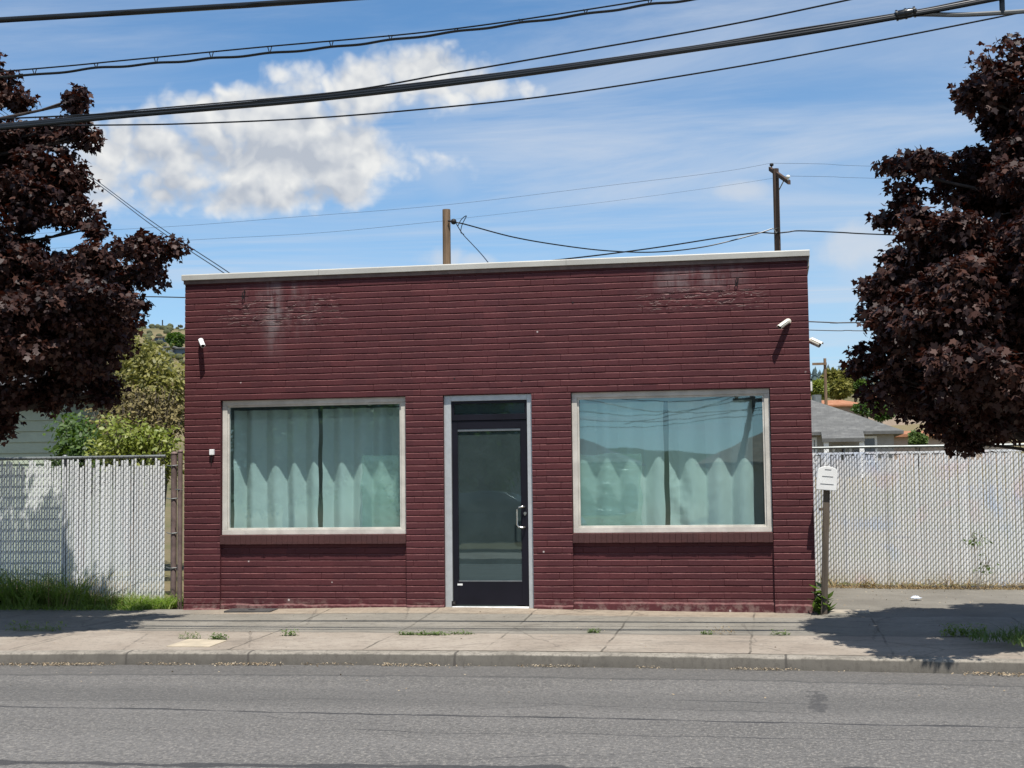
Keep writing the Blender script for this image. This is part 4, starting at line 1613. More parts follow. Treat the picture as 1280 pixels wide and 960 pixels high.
# second chain link fence behind it
t = thing('chain_link_fence', (4, 7.6, 0), 'bare chain link fence rail just behind the right white fence', 'fence')
rl = MB()
qa, qb = atY(1012, 560, 7.6), atY(1165, 556.5, 7.6)
zt = float(qa[2])
zt2 = float(qb[2])
slp = (zt2 - zt) / (qb[0] - qa[0])
rl.tube([(qa[0] - 1 + i * .5, 7.6, zt + slp * (-1 + i * .5) * .0 + .006 * nz(i * .8)) for i in range(26)], .022, 8)
rl.build('top_rail', M_GALV, t, smooth=True)
cm = MB()
for dirn in (1, -1):
    for k in range(-36, 130):
        s0 = k * .09
        lo_z = max(0, (-s0 if dirn == 1 else s0 - 11.5))
        hi_z = min(2.1, (11.5 - s0 if dirn == 1 else s0))
        if hi_z - lo_z < .05:
            continue
        cm.tube([(qa[0] - 1 + s0 + dirn * lo_z, 7.6 + .004 * dirn, zt - 2.1 + lo_z), (qa[0] - 1 + s0 + dirn * hi_z, 7.6 + .004 * dirn, zt - 2.1 + hi_z)], .0022, 4, False)
cm.build('wire_mesh', M_GALV, t)
for i in range(4):
    x = qa[0] + .55 + i * 3.0
    po = MB()
    po.tube([(x, 7.65, -.1), (x, 7.65, zt + .03)], .028, 10)
    po.build('post', M_GALV, t, smooth=True)


# ------------------------------------------------------------------ maples
def tree(name, base, lobes_px, Y0, label, seed, trunk_top, group):
    root = thing(name, base, label, 'tree', group)
    lobes = []
    for (px, py, r, dyo) in lobes_px:
        p = atY(px, py, Y0 + dyo)
        d = np.linalg.norm(p - CP)
        rr = r * d / FPX
        lobes.append((p[0], p[1], p[2], rr, rr * 1.05, rr))
    rg = np.random.default_rng(seed + 100)
    sub = []
    for (x, y, z, rr, _, _) in lobes:
        k = int(np.clip(5 + rr * 14, 6, 14))
        dv = unit(rg.normal(size=(k, 3)))
        for d in dv:
            q = rr * rg.uniform(.50, .72)
            h = rr * rg.uniform(.34, .52)
            h = max(h, .085)
            sub.append((x + d[0] * q, y + d[1] * q, z + d[2] * q, h * 1.1, h * 1.1, h * .62))
    crown('crown', sub, M_MAPLE, root, seed)
    tk = MB()
    b = Vector(base)
    top = Vector(trunk_top)
    pts = [b + Vector((0, 0, -.1)), b + Vector((.01, 0, .05)), b.lerp(top, .25) + Vector((.03, .02, 0)), b.lerp(top, .55) + Vector((-.04, .02, 0)), b.lerp(top, .8), top]
    tk.tube(pts, [.17, .13, .105, .085, .055, .02], 12)
    for i, (x, y, z, rr, _, _) in enumerate(lobes):
        s = b.lerp(top, min(.92, max(.28, (z - .55 - b.z) / (top.z - b.z))))
        e = Vector((x, y, z))
        mid = s.lerp(e, .5) + Vector((.06 * nz(i, 1), .06 * nz(i, 2), .08))
        L = (e - s).length
        r0 = .018 + .014 * L
        tk.tube([s, mid, e], [r0 * .8, r0 * .5, .008], 7)
        for k in range(4):
            d = Vector((nz(i * 3.1, k), nz(i * 2.3, k, 5), nz(i * 1.7, k, 9) + .2)).normalized()
            tk.tube([mid.lerp(e, .6), e + d * rr * .4, e + d * rr * .75 + Vector((0, 0, -.03))], [r0 * .35, .008, .003], 5)
    tk.build('trunk', M_BARK, root, smooth=True)
    return root


RL = [(1084, 452, 24, .1), (1108, 490, 30, .1), (1098, 402, 30, -.2), (1090, 360, 24, .1), (1140, 505, 34, .2), (1245, 92, 44, .1), (1262, 60, 26, 0), (1225, 120, 34, -.1), (1262, 150, 42, .25), (1300, 120, 50, 0), (1250, 195, 44, .0), (1222, 235, 55, .25), (1270, 250, 62, -.5), (1262, 300, 60, .5),
      (1138, 218, 40, .0), (1118, 262, 33, .15), (1160, 300, 45, -.4), (1170, 198, 26, .25), (1205, 300, 48, -.6), (1140, 340, 46, .3), (1112, 372, 40, -.1), (1105, 430, 38, .1),
      (1160, 400, 62, -.7), (1210, 380, 68, -1.0), (1230, 450, 76, -1.2), (1160, 465, 56, .2), (1185, 440, 70, .9), (1245, 390, 80, 1.1), (1128, 480, 38, -.3), (1172, 515, 38, -.3), (1212, 530, 38, 0), (1205, 552, 16, .0),
      (1250, 505, 50, -.8), (1270, 520, 44, .5), (1300, 505, 60, -.3), (1320, 200, 90, .2), (1340, 320, 110, -.9), (1340, 430, 110, .0), (1350, 310, 120, 1.0), (1400, 250, 90, 0), (1420, 380, 110, -.2),
      (1440, 470, 80, .3), (1380, 480, 90, .8), (1360, 130, 60, 0), (1320, 60, 40, 0), (1400, 490, 60, -.9)]
RL = [(a, b, c - 3 if c < 90 else c, d * 1.15) for a, b, c, d in RL]
tree('maple_tree', (2.85, -2.55, -.06), RL, -2.5, 'purple leaved maple tree to the right of the shop, in front of the fence', 11, (2.75, -2.5, 5.6), 'purple maples flanking the shop')
LL = [(-5, 118, 36, .4), (22, 128, 20, .4), (-20, 80, 26, .3), (98, 128, 22, .3), (80, 160, 34, .4), (104, 172, 22, .3), (30, 195, 48, .45), (62, 225, 48, .3), (100, 222, 26, .2), (92, 268, 34, .2), (118, 285, 22, .1),
      (20, 250, 48, -.3), (110, 330, 40, -.4), (158, 318, 36, -.1), (192, 312, 32, 0), (212, 310, 17, .0), (185, 345, 28, .1), (12, 345, 52, -.6), (70, 365, 58, -.8), (130, 385, 48, -.6), (162, 390, 26, .2), (30, 420, 66, -.9), (100, 430, 58, -.5),
      (146, 428, 30, .1), (60, 470, 50, .1), (110, 480, 36, .1), (132, 492, 24, .0), (20, 492, 40, -.2), (75, 500, 28, -.1), (-10, 520, 30, -.2), (0, 540, 12, -.2), (40, 300, 22, .9), (80, 400, 70, .9), (20, 400, 80, 1.2), (100, 340, 46, .8), (40, 240, 50, 1.0), (150, 355, 40, .7),
      (-60, 200, 90, .2), (-80, 320, 110, -.6), (-60, 440, 90, .1), (-80, 330, 110, 1.0), (-150, 260, 100, 0), (-160, 400, 110, .3), (-60, 100, 60, .3), (-120, 150, 80, .3), (-100, 500, 50, -.3), (-190, 470, 70, .4)]
LL = [(a, b, max(10, c - 5) if c < 85 else c, d) for a, b, c, d in LL]
tree('maple_tree', (-9.65, -2.3, -.06), LL, -2.25, 'purple leaved maple tree at the left edge of the photo', 21, (-9.6, -2.25, 5.9), 'purple maples flanking the shop')


# ------------------------------------------------------------------ planting behind
def bush(name, label, cat, lobes, mat, seed, base, dens=40, per=14, size=(.05, .10), spread=.16, tmpl=OVAL, group=None, stems=5, bark=None, gap=-.4, tr=.04):
    root = thing(name, base, label, cat, group)
    crown('foliage', lobes, mat, root, seed, dens, per, size, spread, tmpl, (.35, 1.0), .2, .5, gap)
    st = MB()
    b = Vector(base)
    for i, l in enumerate(lobes):
        e = Vector(l[:3])
        mid = b.lerp(e, .5) + Vector((.2 * nz(i, seed), .2 * nz(i, seed, 4), .15))
        st.tube([b + Vector((.15 * nz(i, 2), .15 * nz(i, 7), -.05)), mid, e], [tr, tr * .6, tr * .2], 6)
        for k in range(stems):
            d = Vector((nz(i * 3.1 + .5, k + .3), nz(i * 2.3 + .5, k + .2, 5), nz(i * 1.7 + .2, k + .7, 9) + .3)).normalized()
            st.tube([mid.lerp(e, .5), e + Vector(d[i_] * l[3 + i_] * .95 for i_ in range(3))], [tr * .3, .004], 5)
    st.build('stems', bark or M_BARKG, root, smooth=True)
    return root


def L(px, py, rpx, Y, k=1.0):
    p = atY(px, py, Y)
    rr = rpx * np.linalg.norm(p - CP) / FPX
    return (p[0], p[1], p[2], rr, rr * k, rr)


bush('shrub_tree', 'tall yellow olive shrub tree between the left maple and the shop', 'tree',
     [L(178, 450, 17, 8), L(196, 470, 18, 7.8), L(214, 486, 18, 7.6), L(172, 480, 28, 8.6), L(188, 506, 32, 8), L(214, 512, 22, 8), L(222, 478, 9, 8.3), L(150, 505, 28, 9), L(166, 436, 13, 8.5), L(190, 448, 9, 8)],
     M_OLIVE, 31, (float(atY(195, 600, 8)[0]), 8, -.03), 55, 14, (.07, .13), .2, tr=.07)
bush('twiggy_shrub', 'brown twiggy shrub half bare, below the olive tree', 'shrub',
     [L(165, 500, 20, 5.6), L(150, 525, 28, 5.2), L(185, 520, 30, 5.2), L(215, 530, 20, 5.0), L(205, 505, 22, 5.4), L(125, 530, 18, 5.6)], M_BROWNTW, 32, (float(atY(180, 600, 5.2)[0]), 5.2, -.03), 36, 12, (.05, .09), .16, stems=16, gap=-.2)
bush('vine_bush', 'bright yellow green vine bush spilling over the left fence top', 'shrub',
     [L(140, 540, 16, 2.6), L(170, 545, 18, 2.5), L(195, 548, 14, 2.4), L(150, 552, 20, 2.3), L(180, 556, 20, 2.3), L(205, 562, 14, 2.2), L(165, 572, 26, 2.4), L(195, 580, 26, 2.4), L(135, 568, 18, 2.5)],
     M_YELLOW, 33, (float(atY(170, 640, 2.3)[0]), 2.3, -.03), 50, 12, (.05, .10), .11, stems=10, tr=.02)
bush('ivy_bush', 'dark green bush against the pale green house corner', 'shrub',
     [L(95, 545, 20, 3.4), L(110, 560, 22, 3.2), L(88, 570, 20, 3.4), L(120, 580, 24, 3.2), L(100, 590, 26, 3.3), L(84, 530, 12, 3.6)],
     M_GREEN, 34, (float(atY(100, 640, 3.3)[0]), 3.3, -.03), 60, 12, (.06, .11), .12, tr=.025)


# weeds right of the shop behind / in front of fence
def weed(name, px, py, n, h, label, seed, cat='weed', group='weeds in the sidewalk cracks', wide=.12, mat=None, z=None, deep=.03, leafy=True):
    p = atZ(px, py, -.04)
    zz = walk_z(p[0], p[1]) if z is None else z
    p = atZ(px, py, zz)
    rg = np.random.default_rng(seed)
    m_ = n
    x = p[0] + (np.linspace(-1, 1, m_) + rg.uniform(-.3, .3, m_)) * wide * .55
    y = p[1] + np.clip(rg.normal(size=m_), -1.4, 1.4) * min(deep, .03)
    hh = h * rg.uniform(.3, 1, m_)
    P = np.stack([x, y, zz + hh * rg.uniform(.1, .9, m_)], 1)
    a = rg.uniform(0, 2 * np.pi, m_)
    T = np.stack([np.cos(a), np.sin(a), rg.uniform(.2, 1.4, m_)], 1)
    N = np.stack([-np.cos(a) * .6, -np.sin(a) * .6, np.ones(m_)], 1) + rg.normal(size=(m_, 3)) * .2
    tm = OVAL.copy()
    tm[:, 0] *= .8 if leafy else .35
    V = place_leaves(P, N, T, rg.uniform(.35, .8, m_) * max(.05, h * .65), tm)
    o_ = polys_obj(name, V, len(tm), mat or M_WEED, None, (float(p[0]), float(p[1]), float(zz)), rnd=rg.random(m_))
    return tag(o_, label, cat, group)


weed('weed_clump', 238, 799, 130, .10, 'spiky green weed at the left end of the pale concrete patch', 1, wide=.20, leafy=False)
weed('weed_clump', 273, 800, 160, .09, 'round leafy weed at the right end of the pale concrete patch', 2, wide=.15)
weed('weed_clump', 362, 795, 90, .09, 'small weed clump in the pavement below the left window', 3, wide=.14)
weed('weed_clump', 527, 794, 420, .05, 'low mat of weeds in the crack left of the door', 4, wide=.42)
weed('weed_clump', 576, 793, 110, .05, 'short tuft of weeds in the crack right before the door', 5, wide=.22)
weed('weed_clump', 742, 791, 100, .06, 'green weed at the top of the diagonal pavement joint', 6, wide=.10)
weed('weed_clump', 884, 793, 70, .05, 'flat green weed under the right window', 7, wide=.10)
weed('weed_clump', 905, 793, 60, .11, 'thin upright weeds between two flat ones', 8, wide=.20, mat=M_DRY, leafy=False)
weed('weed_clump', 975, 794, 80, .07, 'weed at the edge of the right tree shadow', 9, wide=.16)
weed('weed_clump', 1206, 796, 420, .16, 'straggly weeds in the shade near the right kerb grass', 10, wide=.35, mat=M_GRASS, leafy=False, deep=.08)
weed('leafy_weed', 1028, 768, 150, .36, 'dark leafy weed growing round the mailbox post', 12, 'weed', None, .11, M_GREEN, .0, .05)
weed('leafy_weed', 800, 1, 1, .01, 'x', 13) if False else None
pr = atZ(30, 795, -.05)
weed('weed_clump', 45, 789, 320, .13, 'loose grass weeds in the shade of the left maple', 14, wide=.55, mat=M_GRASS, leafy=False, deep=.08)

gx = lambda px: float(atY(px, 720, .5)[0])
rgg = random.Random(9)
gb = [(-13.5, gx(204), -.10, .20, 1500, .04, .15), (gx(120), gx(214), .0, .25, 700, .04, .12), (gx(206), gx(228), .35, .7, 200, .08, .3)]
xg_ = -13.5
while xg_ < gx(214):
    f = max(0.0, min(1.0, (gx(225) - xg_) / (gx(225) - gx(60))))
    wd_ = rgg.uniform(.10, .34)
    hh = (.18 + .74 * f) * rgg.uniform(.45, 1.15)
    gb.append((xg_, xg_ + wd_, .08 + rgg.uniform(0, .15), .54, int(wd_ * rgg.uniform(500, 1150)), hh * .35, hh))
    xg_ += wd_ * rgg.uniform(.6, 1.0)
blades('grass', gb, M_GRASS, 41, 'green grass and weeds growing along the left white fence', 'grass', .9, .0085)
sb = [(x0_, x0_ + .25, .1, .5, 14, .4, .95) for x0_ in (-10.6, -10.1, -9.7, -9.2, -8.9, -8.5, -8.25)]
blades('dry_grass', sb, M_DRY, 45, 'thin dry grass stalks standing among the green weeds by the left fence', 'dry grass', .6, .004)
blades('grass', [(2.05, 6.5, -3.25, -2.2, 2600, .06, .26), (1.75, 2.4, -2.9, -2.3, 260, .04, .16)], M_WEED, 42, 'green grass round the right maple by the kerb', 'grass', .8, .006)
yy = lambda x: 3.99 - (x - .40) * .109
bb = []
for i in range(28):
    x_ = .62 + i * .3
    bb.append((x_, x_ + .32, yy(x_) - .30, yy(x_) - .03, 170, .02, .09))
    bb.append((x_, x_ + .32, yy(x_) - .16, yy(x_) - .03, 40, .08, .28 if i % 5 else .5))
blades('dry_grass', bb, M_DRY, 43, 'dry straw coloured grass along the foot of the right fence', 'dry grass', 1.1, .006)
bush('leggy_weed', 'tall leggy green weed standing against the right white fence', 'weed',
     [(float(atY(1218, 690, 3.35)[0]), 3.35, .62, .15, .08, .22), (float(atY(1232, 712, 3.35)[0]), 3.35, .28, .18, .08, .18)], M_WEED, 44,
     (float(atY(1222, 735, 3.35)[0]), 3.35, 0), 26, 6, (.03, .06), .05, stems=7, tr=.006)


# dry leaf litter in the gutter
def litter(name, spans, label, seed):
    rg = np.random.default_rng(seed)
    P = []
    for (pxa, pxb, cnt, sp) in spans:
        a, b = atZ(pxa, 829, -.19)[0], atZ(pxb, 829, -.19)[0]
        t = rg.beta(1.4, 1.4, int(cnt * .6))
        cnt = len(t)
        x = a + (b - a) * t
        ed = np.array([kc(v) for v in x])
        y = ed - .03 - np.abs(rg.normal(size=cnt)) * sp
        P.append(np.stack([x, y, -.192 + rg.uniform(0, .02, cnt)], 1))
    P = np.concatenate(P)
    m_ = len(P)
    a = rg.uniform(0, 2 * np.pi, m_)
    T = np.stack([np.cos(a), np.sin(a), rg.normal(size=m_) * .25], 1)
    N = np.array([0, 0, 1.0]) + rg.normal(size=(m_, 3)) * .45
    V = place_leaves(P, N, T, rg.uniform(.014, .032, m_), OVAL * np.array([.75, 1]))
    o_ = polys_obj(name, V, len(OVAL), M_LITTER, rnd=rg.random(m_))
    return tag(o_, label, 'leaf litter', None, 'stuff')


litter('leaf_litter', [(0, 150, 520, .045), (60, 130, 160, .04), (172, 250, 170, .03), (268, 360, 330, .04), (376, 450, 120, .03), (470, 556, 240, .035), (560, 600, 20, .05), (650, 735, 200, .03), (795, 830, 40, .03), (912, 1000, 260, .04),
                       (1190, 1300, 420, .06), (-200, 1300, 160, .12)], 'dry tan leaves collected in the gutter along the kerb', 51)

# scattered dry leaves and grit on pavement and road
rg = np.random.default_rng(77)
P = []
for i in range(150):
    x = rg.uniform(-10, 4); y = rg.uniform(-3.2, -.1)
    P.append((x, y, walk_z(x, y) + .006))
for i in range(60):
    x = rg.uniform(-9, 4); y = rg.uniform(-5.2, -3.9)
    P.append((x, y, ZR + .012))
for i in range(160):
    x = rg.uniform(.7, 5); y = rg.uniform(.2, 3.6)
    P.append((x, y, .022))
P = np.array(P)
m_ = len(P)
a = rg.uniform(0, 2 * np.pi, m_)
V = place_leaves(P, np.array([0, 0, 1.0]) + rg.normal(size=(m_, 3)) * .3, np.stack([np.cos(a), np.sin(a), np.zeros(m_)], 1), rg.uniform(.012, .035, m_), OVAL)
tag(polys_obj('scattered_leaves', V, len(OVAL), M_LITTER, rnd=rg.random(m_)), 'single dry leaves scattered over pavement and pad', 'leaf litter', None, 'stuff')

# pale concrete patch in the pavement with a raised lip
q = [atZ(px, py, -.055) for px, py in ((208, 806), (262, 806.5), (284, 800), (236, 798.5))]
cpm = MB()
cpm.hexa([(p[0], p[1], walk_z(p[0], p[1]) - .03) for p in q], [(p[0], p[1], walk_z(p[0], p[1]) + .008) for p in q])
tag(cpm.build('concrete_patch', simple('patch_concrete', (.40, .34, .25), .9, 0, .15, 6, .4, 60), None, origin=tuple(map(float, q[0])), bevel=.003),
    'small pale concrete patch in the pavement between two weeds', 'concrete patch')

# crumpled white wrapper on the pad
pw_ = atZ(1145, 749.5, .02)
cw = MB()


def cr(u, v):
    a_ = u * 2 * math.pi
    rr = .062 * math.sin(math.pi * min(.999, max(.001, v)))
    x = pw_[0] + rr * math.cos(a_) * 1.0 * (1 + .35 * nz(math.cos(a_) * 2, math.sin(a_) * 2, v * 5))
    y = pw_[1] + rr * math.sin(a_) * 1.1 * (1 + .3 * nz(math.cos(a_) * 2 + 4, math.sin(a_) * 2, v * 5))
    z = .02 + .045 * (1 - v) * (1 + .4 * nz(math.cos(a_) * 3, math.sin(a_) * 3, 2 + v * 4))
    return (x, y, z)


cw.grid(cr, 24, 9)
wr = cw.build('paper_litter', simple('litter_paper', (.62, .68, .76), .5, 0, .15, 30), None, origin=(float(pw_[0]), float(pw_[1]), .02))
tag(wr, 'crumpled white wrapper lying on the asphalt in front of the right fence', 'litter')

# raised concrete edge by the mailbox
ce = MB()
ce.prism([(-.16, -.03), (-.15, .028), (.05, .04), (.06, -.03)], 'x', .56, 1.02)
tag(ce.build('pad_edge', simple('edge_concrete', (.33, .29, .23), .9, 0, .15, 6, .4, 60), None, origin=(.8, -.05, 0), bevel=.01), kind='structure')


# ------------------------------------------------------------------ houses behind
def hip_house(name, label, x0, x1, y0, y1, zb, ze, zr, wallm, roofm, openings=(), over=.4, ridge=None, group=None, trim=None, chim=None):
    t = thing(name, ((x0 + x1) / 2, y0, zb), label, 'house', group)
    wb = MB()
    wb.box(x0, x1, y0, y1, zb - .6, ze)
    wb.build('wall', wallm, t)
    rb = MB()
    a, b, c, d = x0 - over, x1 + over, y0 - over, y1 + over
    yc_ = (y0 + y1) / 2
    k = ridge if ridge is not None else (y1 - y0) / 2
    vs = [(a, c, ze), (b, c, ze), (b, d, ze), (a, d, ze), (a + k, yc_, zr), (b - k, yc_, zr),
          (a, c, ze - .12), (b, c, ze - .12), (b, d, ze - .12), (a, d, ze - .12)]
    rb.add(vs, [(0, 1, 5, 4), (1, 2, 5), (2, 3, 4, 5), (3, 0, 4), (0, 6, 7, 1), (1, 7, 8, 2), (2, 8, 9, 3), (3, 9, 6, 0), (6, 9, 8, 7)])
    rb.build('roof', roofm, t)
    for (kind, u0, u1, v0, v1) in openings:
        f = MB()
        fx = .09
        f.box(u0, u1, y0 - .035, y0 - .002, v0, v0 + fx)
        f.box(u0, u1, y0 - .035, y0 - .002, v1 - fx, v1)
        f.box(u0, u0 + fx, y0 - .035, y0 - .002, v0 + fx + .001, v1 - fx - .001)
        f.box(u1 - fx, u1, y0 - .035, y0 - .002, v0 + fx + .001, v1 - fx - .001)
        fo = f.build(kind, trim or M_PLASTIC, t)
        p_ = MB()
        p_.box(u0 + fx + .002, u1 - fx - .002, y0 - .018, y0 - .003, v0 + fx + .002, v1 - fx - .002)
        p_.build('pane' if kind == 'window' else 'door_panel', M_HGLASS if kind == 'window' else M_GDOOR, fo)
    if chim:
        cb_ = MB()
        cb_.box(chim[0], chim[0] + .5, chim[1], chim[1] + .5, ze, chim[2])
        cb_.build('chimney', simple('chimney_brick', (.22, .1, .075), .9), t)
    return t


M_HGLASS = simple('house_window_glass', (.05, .07, .09), .12, 0, .1, 1, 0, 60, .8)
M_GDOOR = simple('garage_door', (.34, .34, .32), .6, 0, .05)


def mat_shingle(name, c0, c1):
    m, nt, bs, pos = new_mat(name)
    x, y, z = nt.sep(pos)
    bt = nt.node('ShaderNodeTexBrick')
    nt.l.new(nt.comb(x, nt.m('MULTIPLY', z, 2.2), 0.0), bt.inputs['Vector'])
    bt.inputs['Scale'].default_value = 1.0
    bt.inputs['Brick Width'].default_value = .32
    bt.inputs['Row Height'].default_value = .16
    bt.inputs['Mortar Size'].default_value = .006
    nt.put(bt.inputs['Color1'], c0)
    nt.put(bt.inputs['Color2'], c1)
    nt.put(bt.inputs['Mortar'], tuple(v * .7 for v in c0))
    c = nt.mix(nt.smooth(nt.noise(pos, 2.2, 5, .7), .35, .65, 0, .7), bt.outputs[0], tuple(v * .75 for v in c0))
    setp(nt, bs, c, .9, 0, .15)
    return m


M_SHGREY = mat_shingle('grey_shingle', (.13, .13, .125), (.18, .18, .17))
M_TILE = mat_shingle('terracotta_tile', (.36, .16, .085), (.46, .23, .13))
M_TAUPE = simple('taupe_stucco', (.36, .34, .31), .9, 0, .06, 3)
M_TANW = simple('tan_stucco', (.46, .36, .28), .9, 0, .08, 3)
M_SAGE = simple('sage_paint', (.42, .47, .36), .6, 0, .08, 4)
M_BLUEW = simple('slate_blue_siding', (.12, .17, .24), .7, 0, .1, 3)
M_SHDARK = mat_shingle('dark_shingle', (.075, .075, .08), (.11, .11, .11))
M_SHBRN = mat_shingle('brown_shingle', (.18, .13, .10), (.25, .19, .14))

# sage green lap siding house behind the left fence
hs = thing('house', (-15.0, 6, 0), 'pale sage green lap sided house behind the left fence', 'house')
xc = float(atY(78, 560, 6)[0])
lap = MB()
zz = -.1
while zz < 3.2:
    lap.prism([(6.0 - .026, zz), (6.0 - .006, zz + .185), (6.06, zz + .185), (6.06, zz)], 'x', -22.0, xc)
    zz += .186
lap.box(-22.0, xc - .02, 6.061, 9.0, -.1, 3.2)
lap.build('wall', M_SAGE, hs)
cbd = MB()
cbd.box(xc - .002, xc + .05, 5.965, 6.06, -.1, 3.2)
cbd.build('corner_board', M_SAGE, hs)
rfb = MB()
ra, rb_, rc, rd_ = (-22.4, 5.6), (xc + .12, 5.6), (xc + .12, 9.4), (-22.4, 9.4)
rfb.add([(*ra, 3.2), (*rb_, 3.2), (*rc, 3.2), (*rd_, 3.2), (-20.5, 7.5, 4.0), (xc - 2.2, 7.5, 4.0), (*ra, 3.08), (*rb_, 3.08), (*rc, 3.08), (*rd_, 3.08)],
        [(0, 1, 5, 4), (1, 2, 5), (2, 3, 4, 5), (3, 0, 4), (0, 6, 7, 1), (1, 7, 8, 2), (2, 8, 9, 3), (3, 9, 6, 0), (6, 9, 8, 7)])
rfb.build('roof', M_SHDARK, hs)

# grey hip roofed house behind the right fence
Yh = 40.0
hx = lambda px: float(atY(px, 540, Yh)[0])
hz = lambda px, py: float(atY(px, py, Yh)[2])
ze = hz(1100, 539)
gh = hip_house('house', 'grey shingle hip roofed house with taupe walls behind the right fence', hx(1005) - 7.0, hx(1117), Yh, Yh + 10, ze - 2.7, ze, ze + 2.25, M_TAUPE, M_SHGREY,
               [('window', hx(1076), hx(1096), ze - 1.2, ze - .18), ('garage_door', hx(1040), hx(1064), ze - 2.6, ze - .28 - .25), ('window', hx(1014), hx(1021), ze - 1.2, ze - .2)], .35, 5.2)
pb = MB()
xa_, xb_ = hx(1026), hx(1078)
pb.add([(xa_, Yh - 1.3, ze - .28), (xb_, Yh - 1.3, ze - .28), (xb_, Yh + 1.2, ze + .50), (xa_, Yh + 1.2, ze + .50),
        (xa_, Yh - 1.3, ze - .42), (xb_, Yh - 1.3, ze - .42), (xb_, Yh + 1.2, ze + .36), (xa_, Yh + 1.2, ze + .36)],
       [(0, 1, 2, 3), (4, 7, 6, 5), (0, 4, 5, 1), (1, 5, 6, 2), (2, 6, 7, 3), (3, 7, 4, 0)])
pb.build('porch_roof', M_SHGREY, gh)
for u in (1031, 1074.5):
    pp = MB()
    pp.box(hx(u) - .09, hx(u) + .09, Yh - 1.2, Yh - 1.0, ze - 3.2, ze - .43)
    pp.build('porch_post', M_PLASTIC, gh)
lt = MB()
lt.box(hx(1070) - .09, hx(1070) + .09, Yh - .2, Yh - .003, ze - 1.1, ze - .75)
lt.build('wall_lamp', M_DARKHOLE, gh)

# terracotta roofed houses further up
Yt = 90.0
tx = lambda px: float(atY(px, 500, Yt)[0])
tz = lambda py: float(atY(1060, py, Yt)[2])
hip_house('house', 'long low house with orange terracotta roof above the grey roof', tx(1000) - 6, tx(1076), Yt, Yt + 9, tz(507) - 2.6, tz(506), tz(495.5), M_TANW, M_TILE, [], .4, 1.5)
hip_house('house', 'small terracotta roofed house partly hidden by the right maple', tx(1080), tx(1112) + 5, Yt - 4, Yt + 6, tz(506) - 2.6, tz(505), tz(495), M_TANW, M_TILE, [], .4, 1.0)
Y3 = 34
x3 = float(atY(1118, 545, Y3)[0])
hip_house('shed', 'low tan building beyond the end of the grey house', x3, x3 + 6, Y3 + 14, Y3 + 20, .8, float(atY(1130, 543, Y3 + 14)[2]), float(atY(1130, 536, Y3 + 14)[2]), M_TANW, M_TILE, [], .3, 1.2)


def bg_tree(name, label, px, py, rpx, Y, mat, seed, group='trees far behind the shop', zg=None, dens=6, size=(.35, .7), n=7, tall=1.0, cat='tree'):
    p = atY(px, py, Y)
    rr = rpx * np.linalg.norm(p - CP) / FPX
    rg = random.Random(seed)
    lobes = []
    for i in range(n):
        a_ = rg.uniform(0, 2 * math.pi)
        q_ = rg.uniform(.2, .75)
        lobes.append((p[0] + rr * q_ * math.cos(a_), Y + rr * q_ * math.sin(a_), p[2] + rr * tall * rg.uniform(-.55, .6), rr * rg.uniform(.35, .55), rr * .45, rr * tall * rg.uniform(.3, .45)))
    zg = terrain(p[0], Y) if zg is None else zg
    root = thing(name, (float(p[0]), Y, float(zg)), label, cat, group)
    crown('crown', lobes, mat, root, seed, dens / (rr * rr) * 8, 10, (size[0], size[1]), rr * .14, OVAL, (.4, 1.0), .2, .5, -.5)
    tk = MB()
    b = Vector((p[0], Y, zg - .3))
    tk.tube([b, b.lerp(Vector((p[0], Y, p[2])), .6), Vector((p[0], Y, p[2] + rr * .3))], [rr * .12, rr * .08, rr * .02], 7)
    for l in lobes:
        tk.tube([b.lerp(Vector((p[0], Y, p[2])), .7), Vector(l[:3])], [rr * .05, rr * .01], 5)
    tk.build('trunk', M_BARK, root)
    return root


bg_tree('tree', 'round olive green tree behind the far wooden pole', 1050, 480, 17, 130, M_OLIVE, 61, size=(.5, .9), n=9)
bg_tree('tree', 'pale green tree right beside the brick corner in the distance', 1022, 487, 11, 125, M_YELLOW, 62, size=(.4, .7))
bg_tree('tree', 'green tree peeping out above the terracotta roof by the maple', 1068, 478, 13, 135, M_GREEN, 63, size=(.5, .8))
bg_tree('hedge_bush', 'dark green hedge bush above the grey roof', 1084, 509, 13, 62, M_GREEN, 64, None, size=(.22, .4), tall=.6, cat='shrub')
bg_tree('hedge_bush', 'dark green bush beside the grey roof slope, half behind the maple', 1100, 517, 12, 60, M_GREEN, 65, None, size=(.22, .4), tall=.6, cat='shrub')
bg_tree('shrub', 'light green shrub at the end of the chain link rail', 1146, 548, 10, 14, M_WEED, 66, None, zg=.2, size=(.06, .12), cat='shrub')

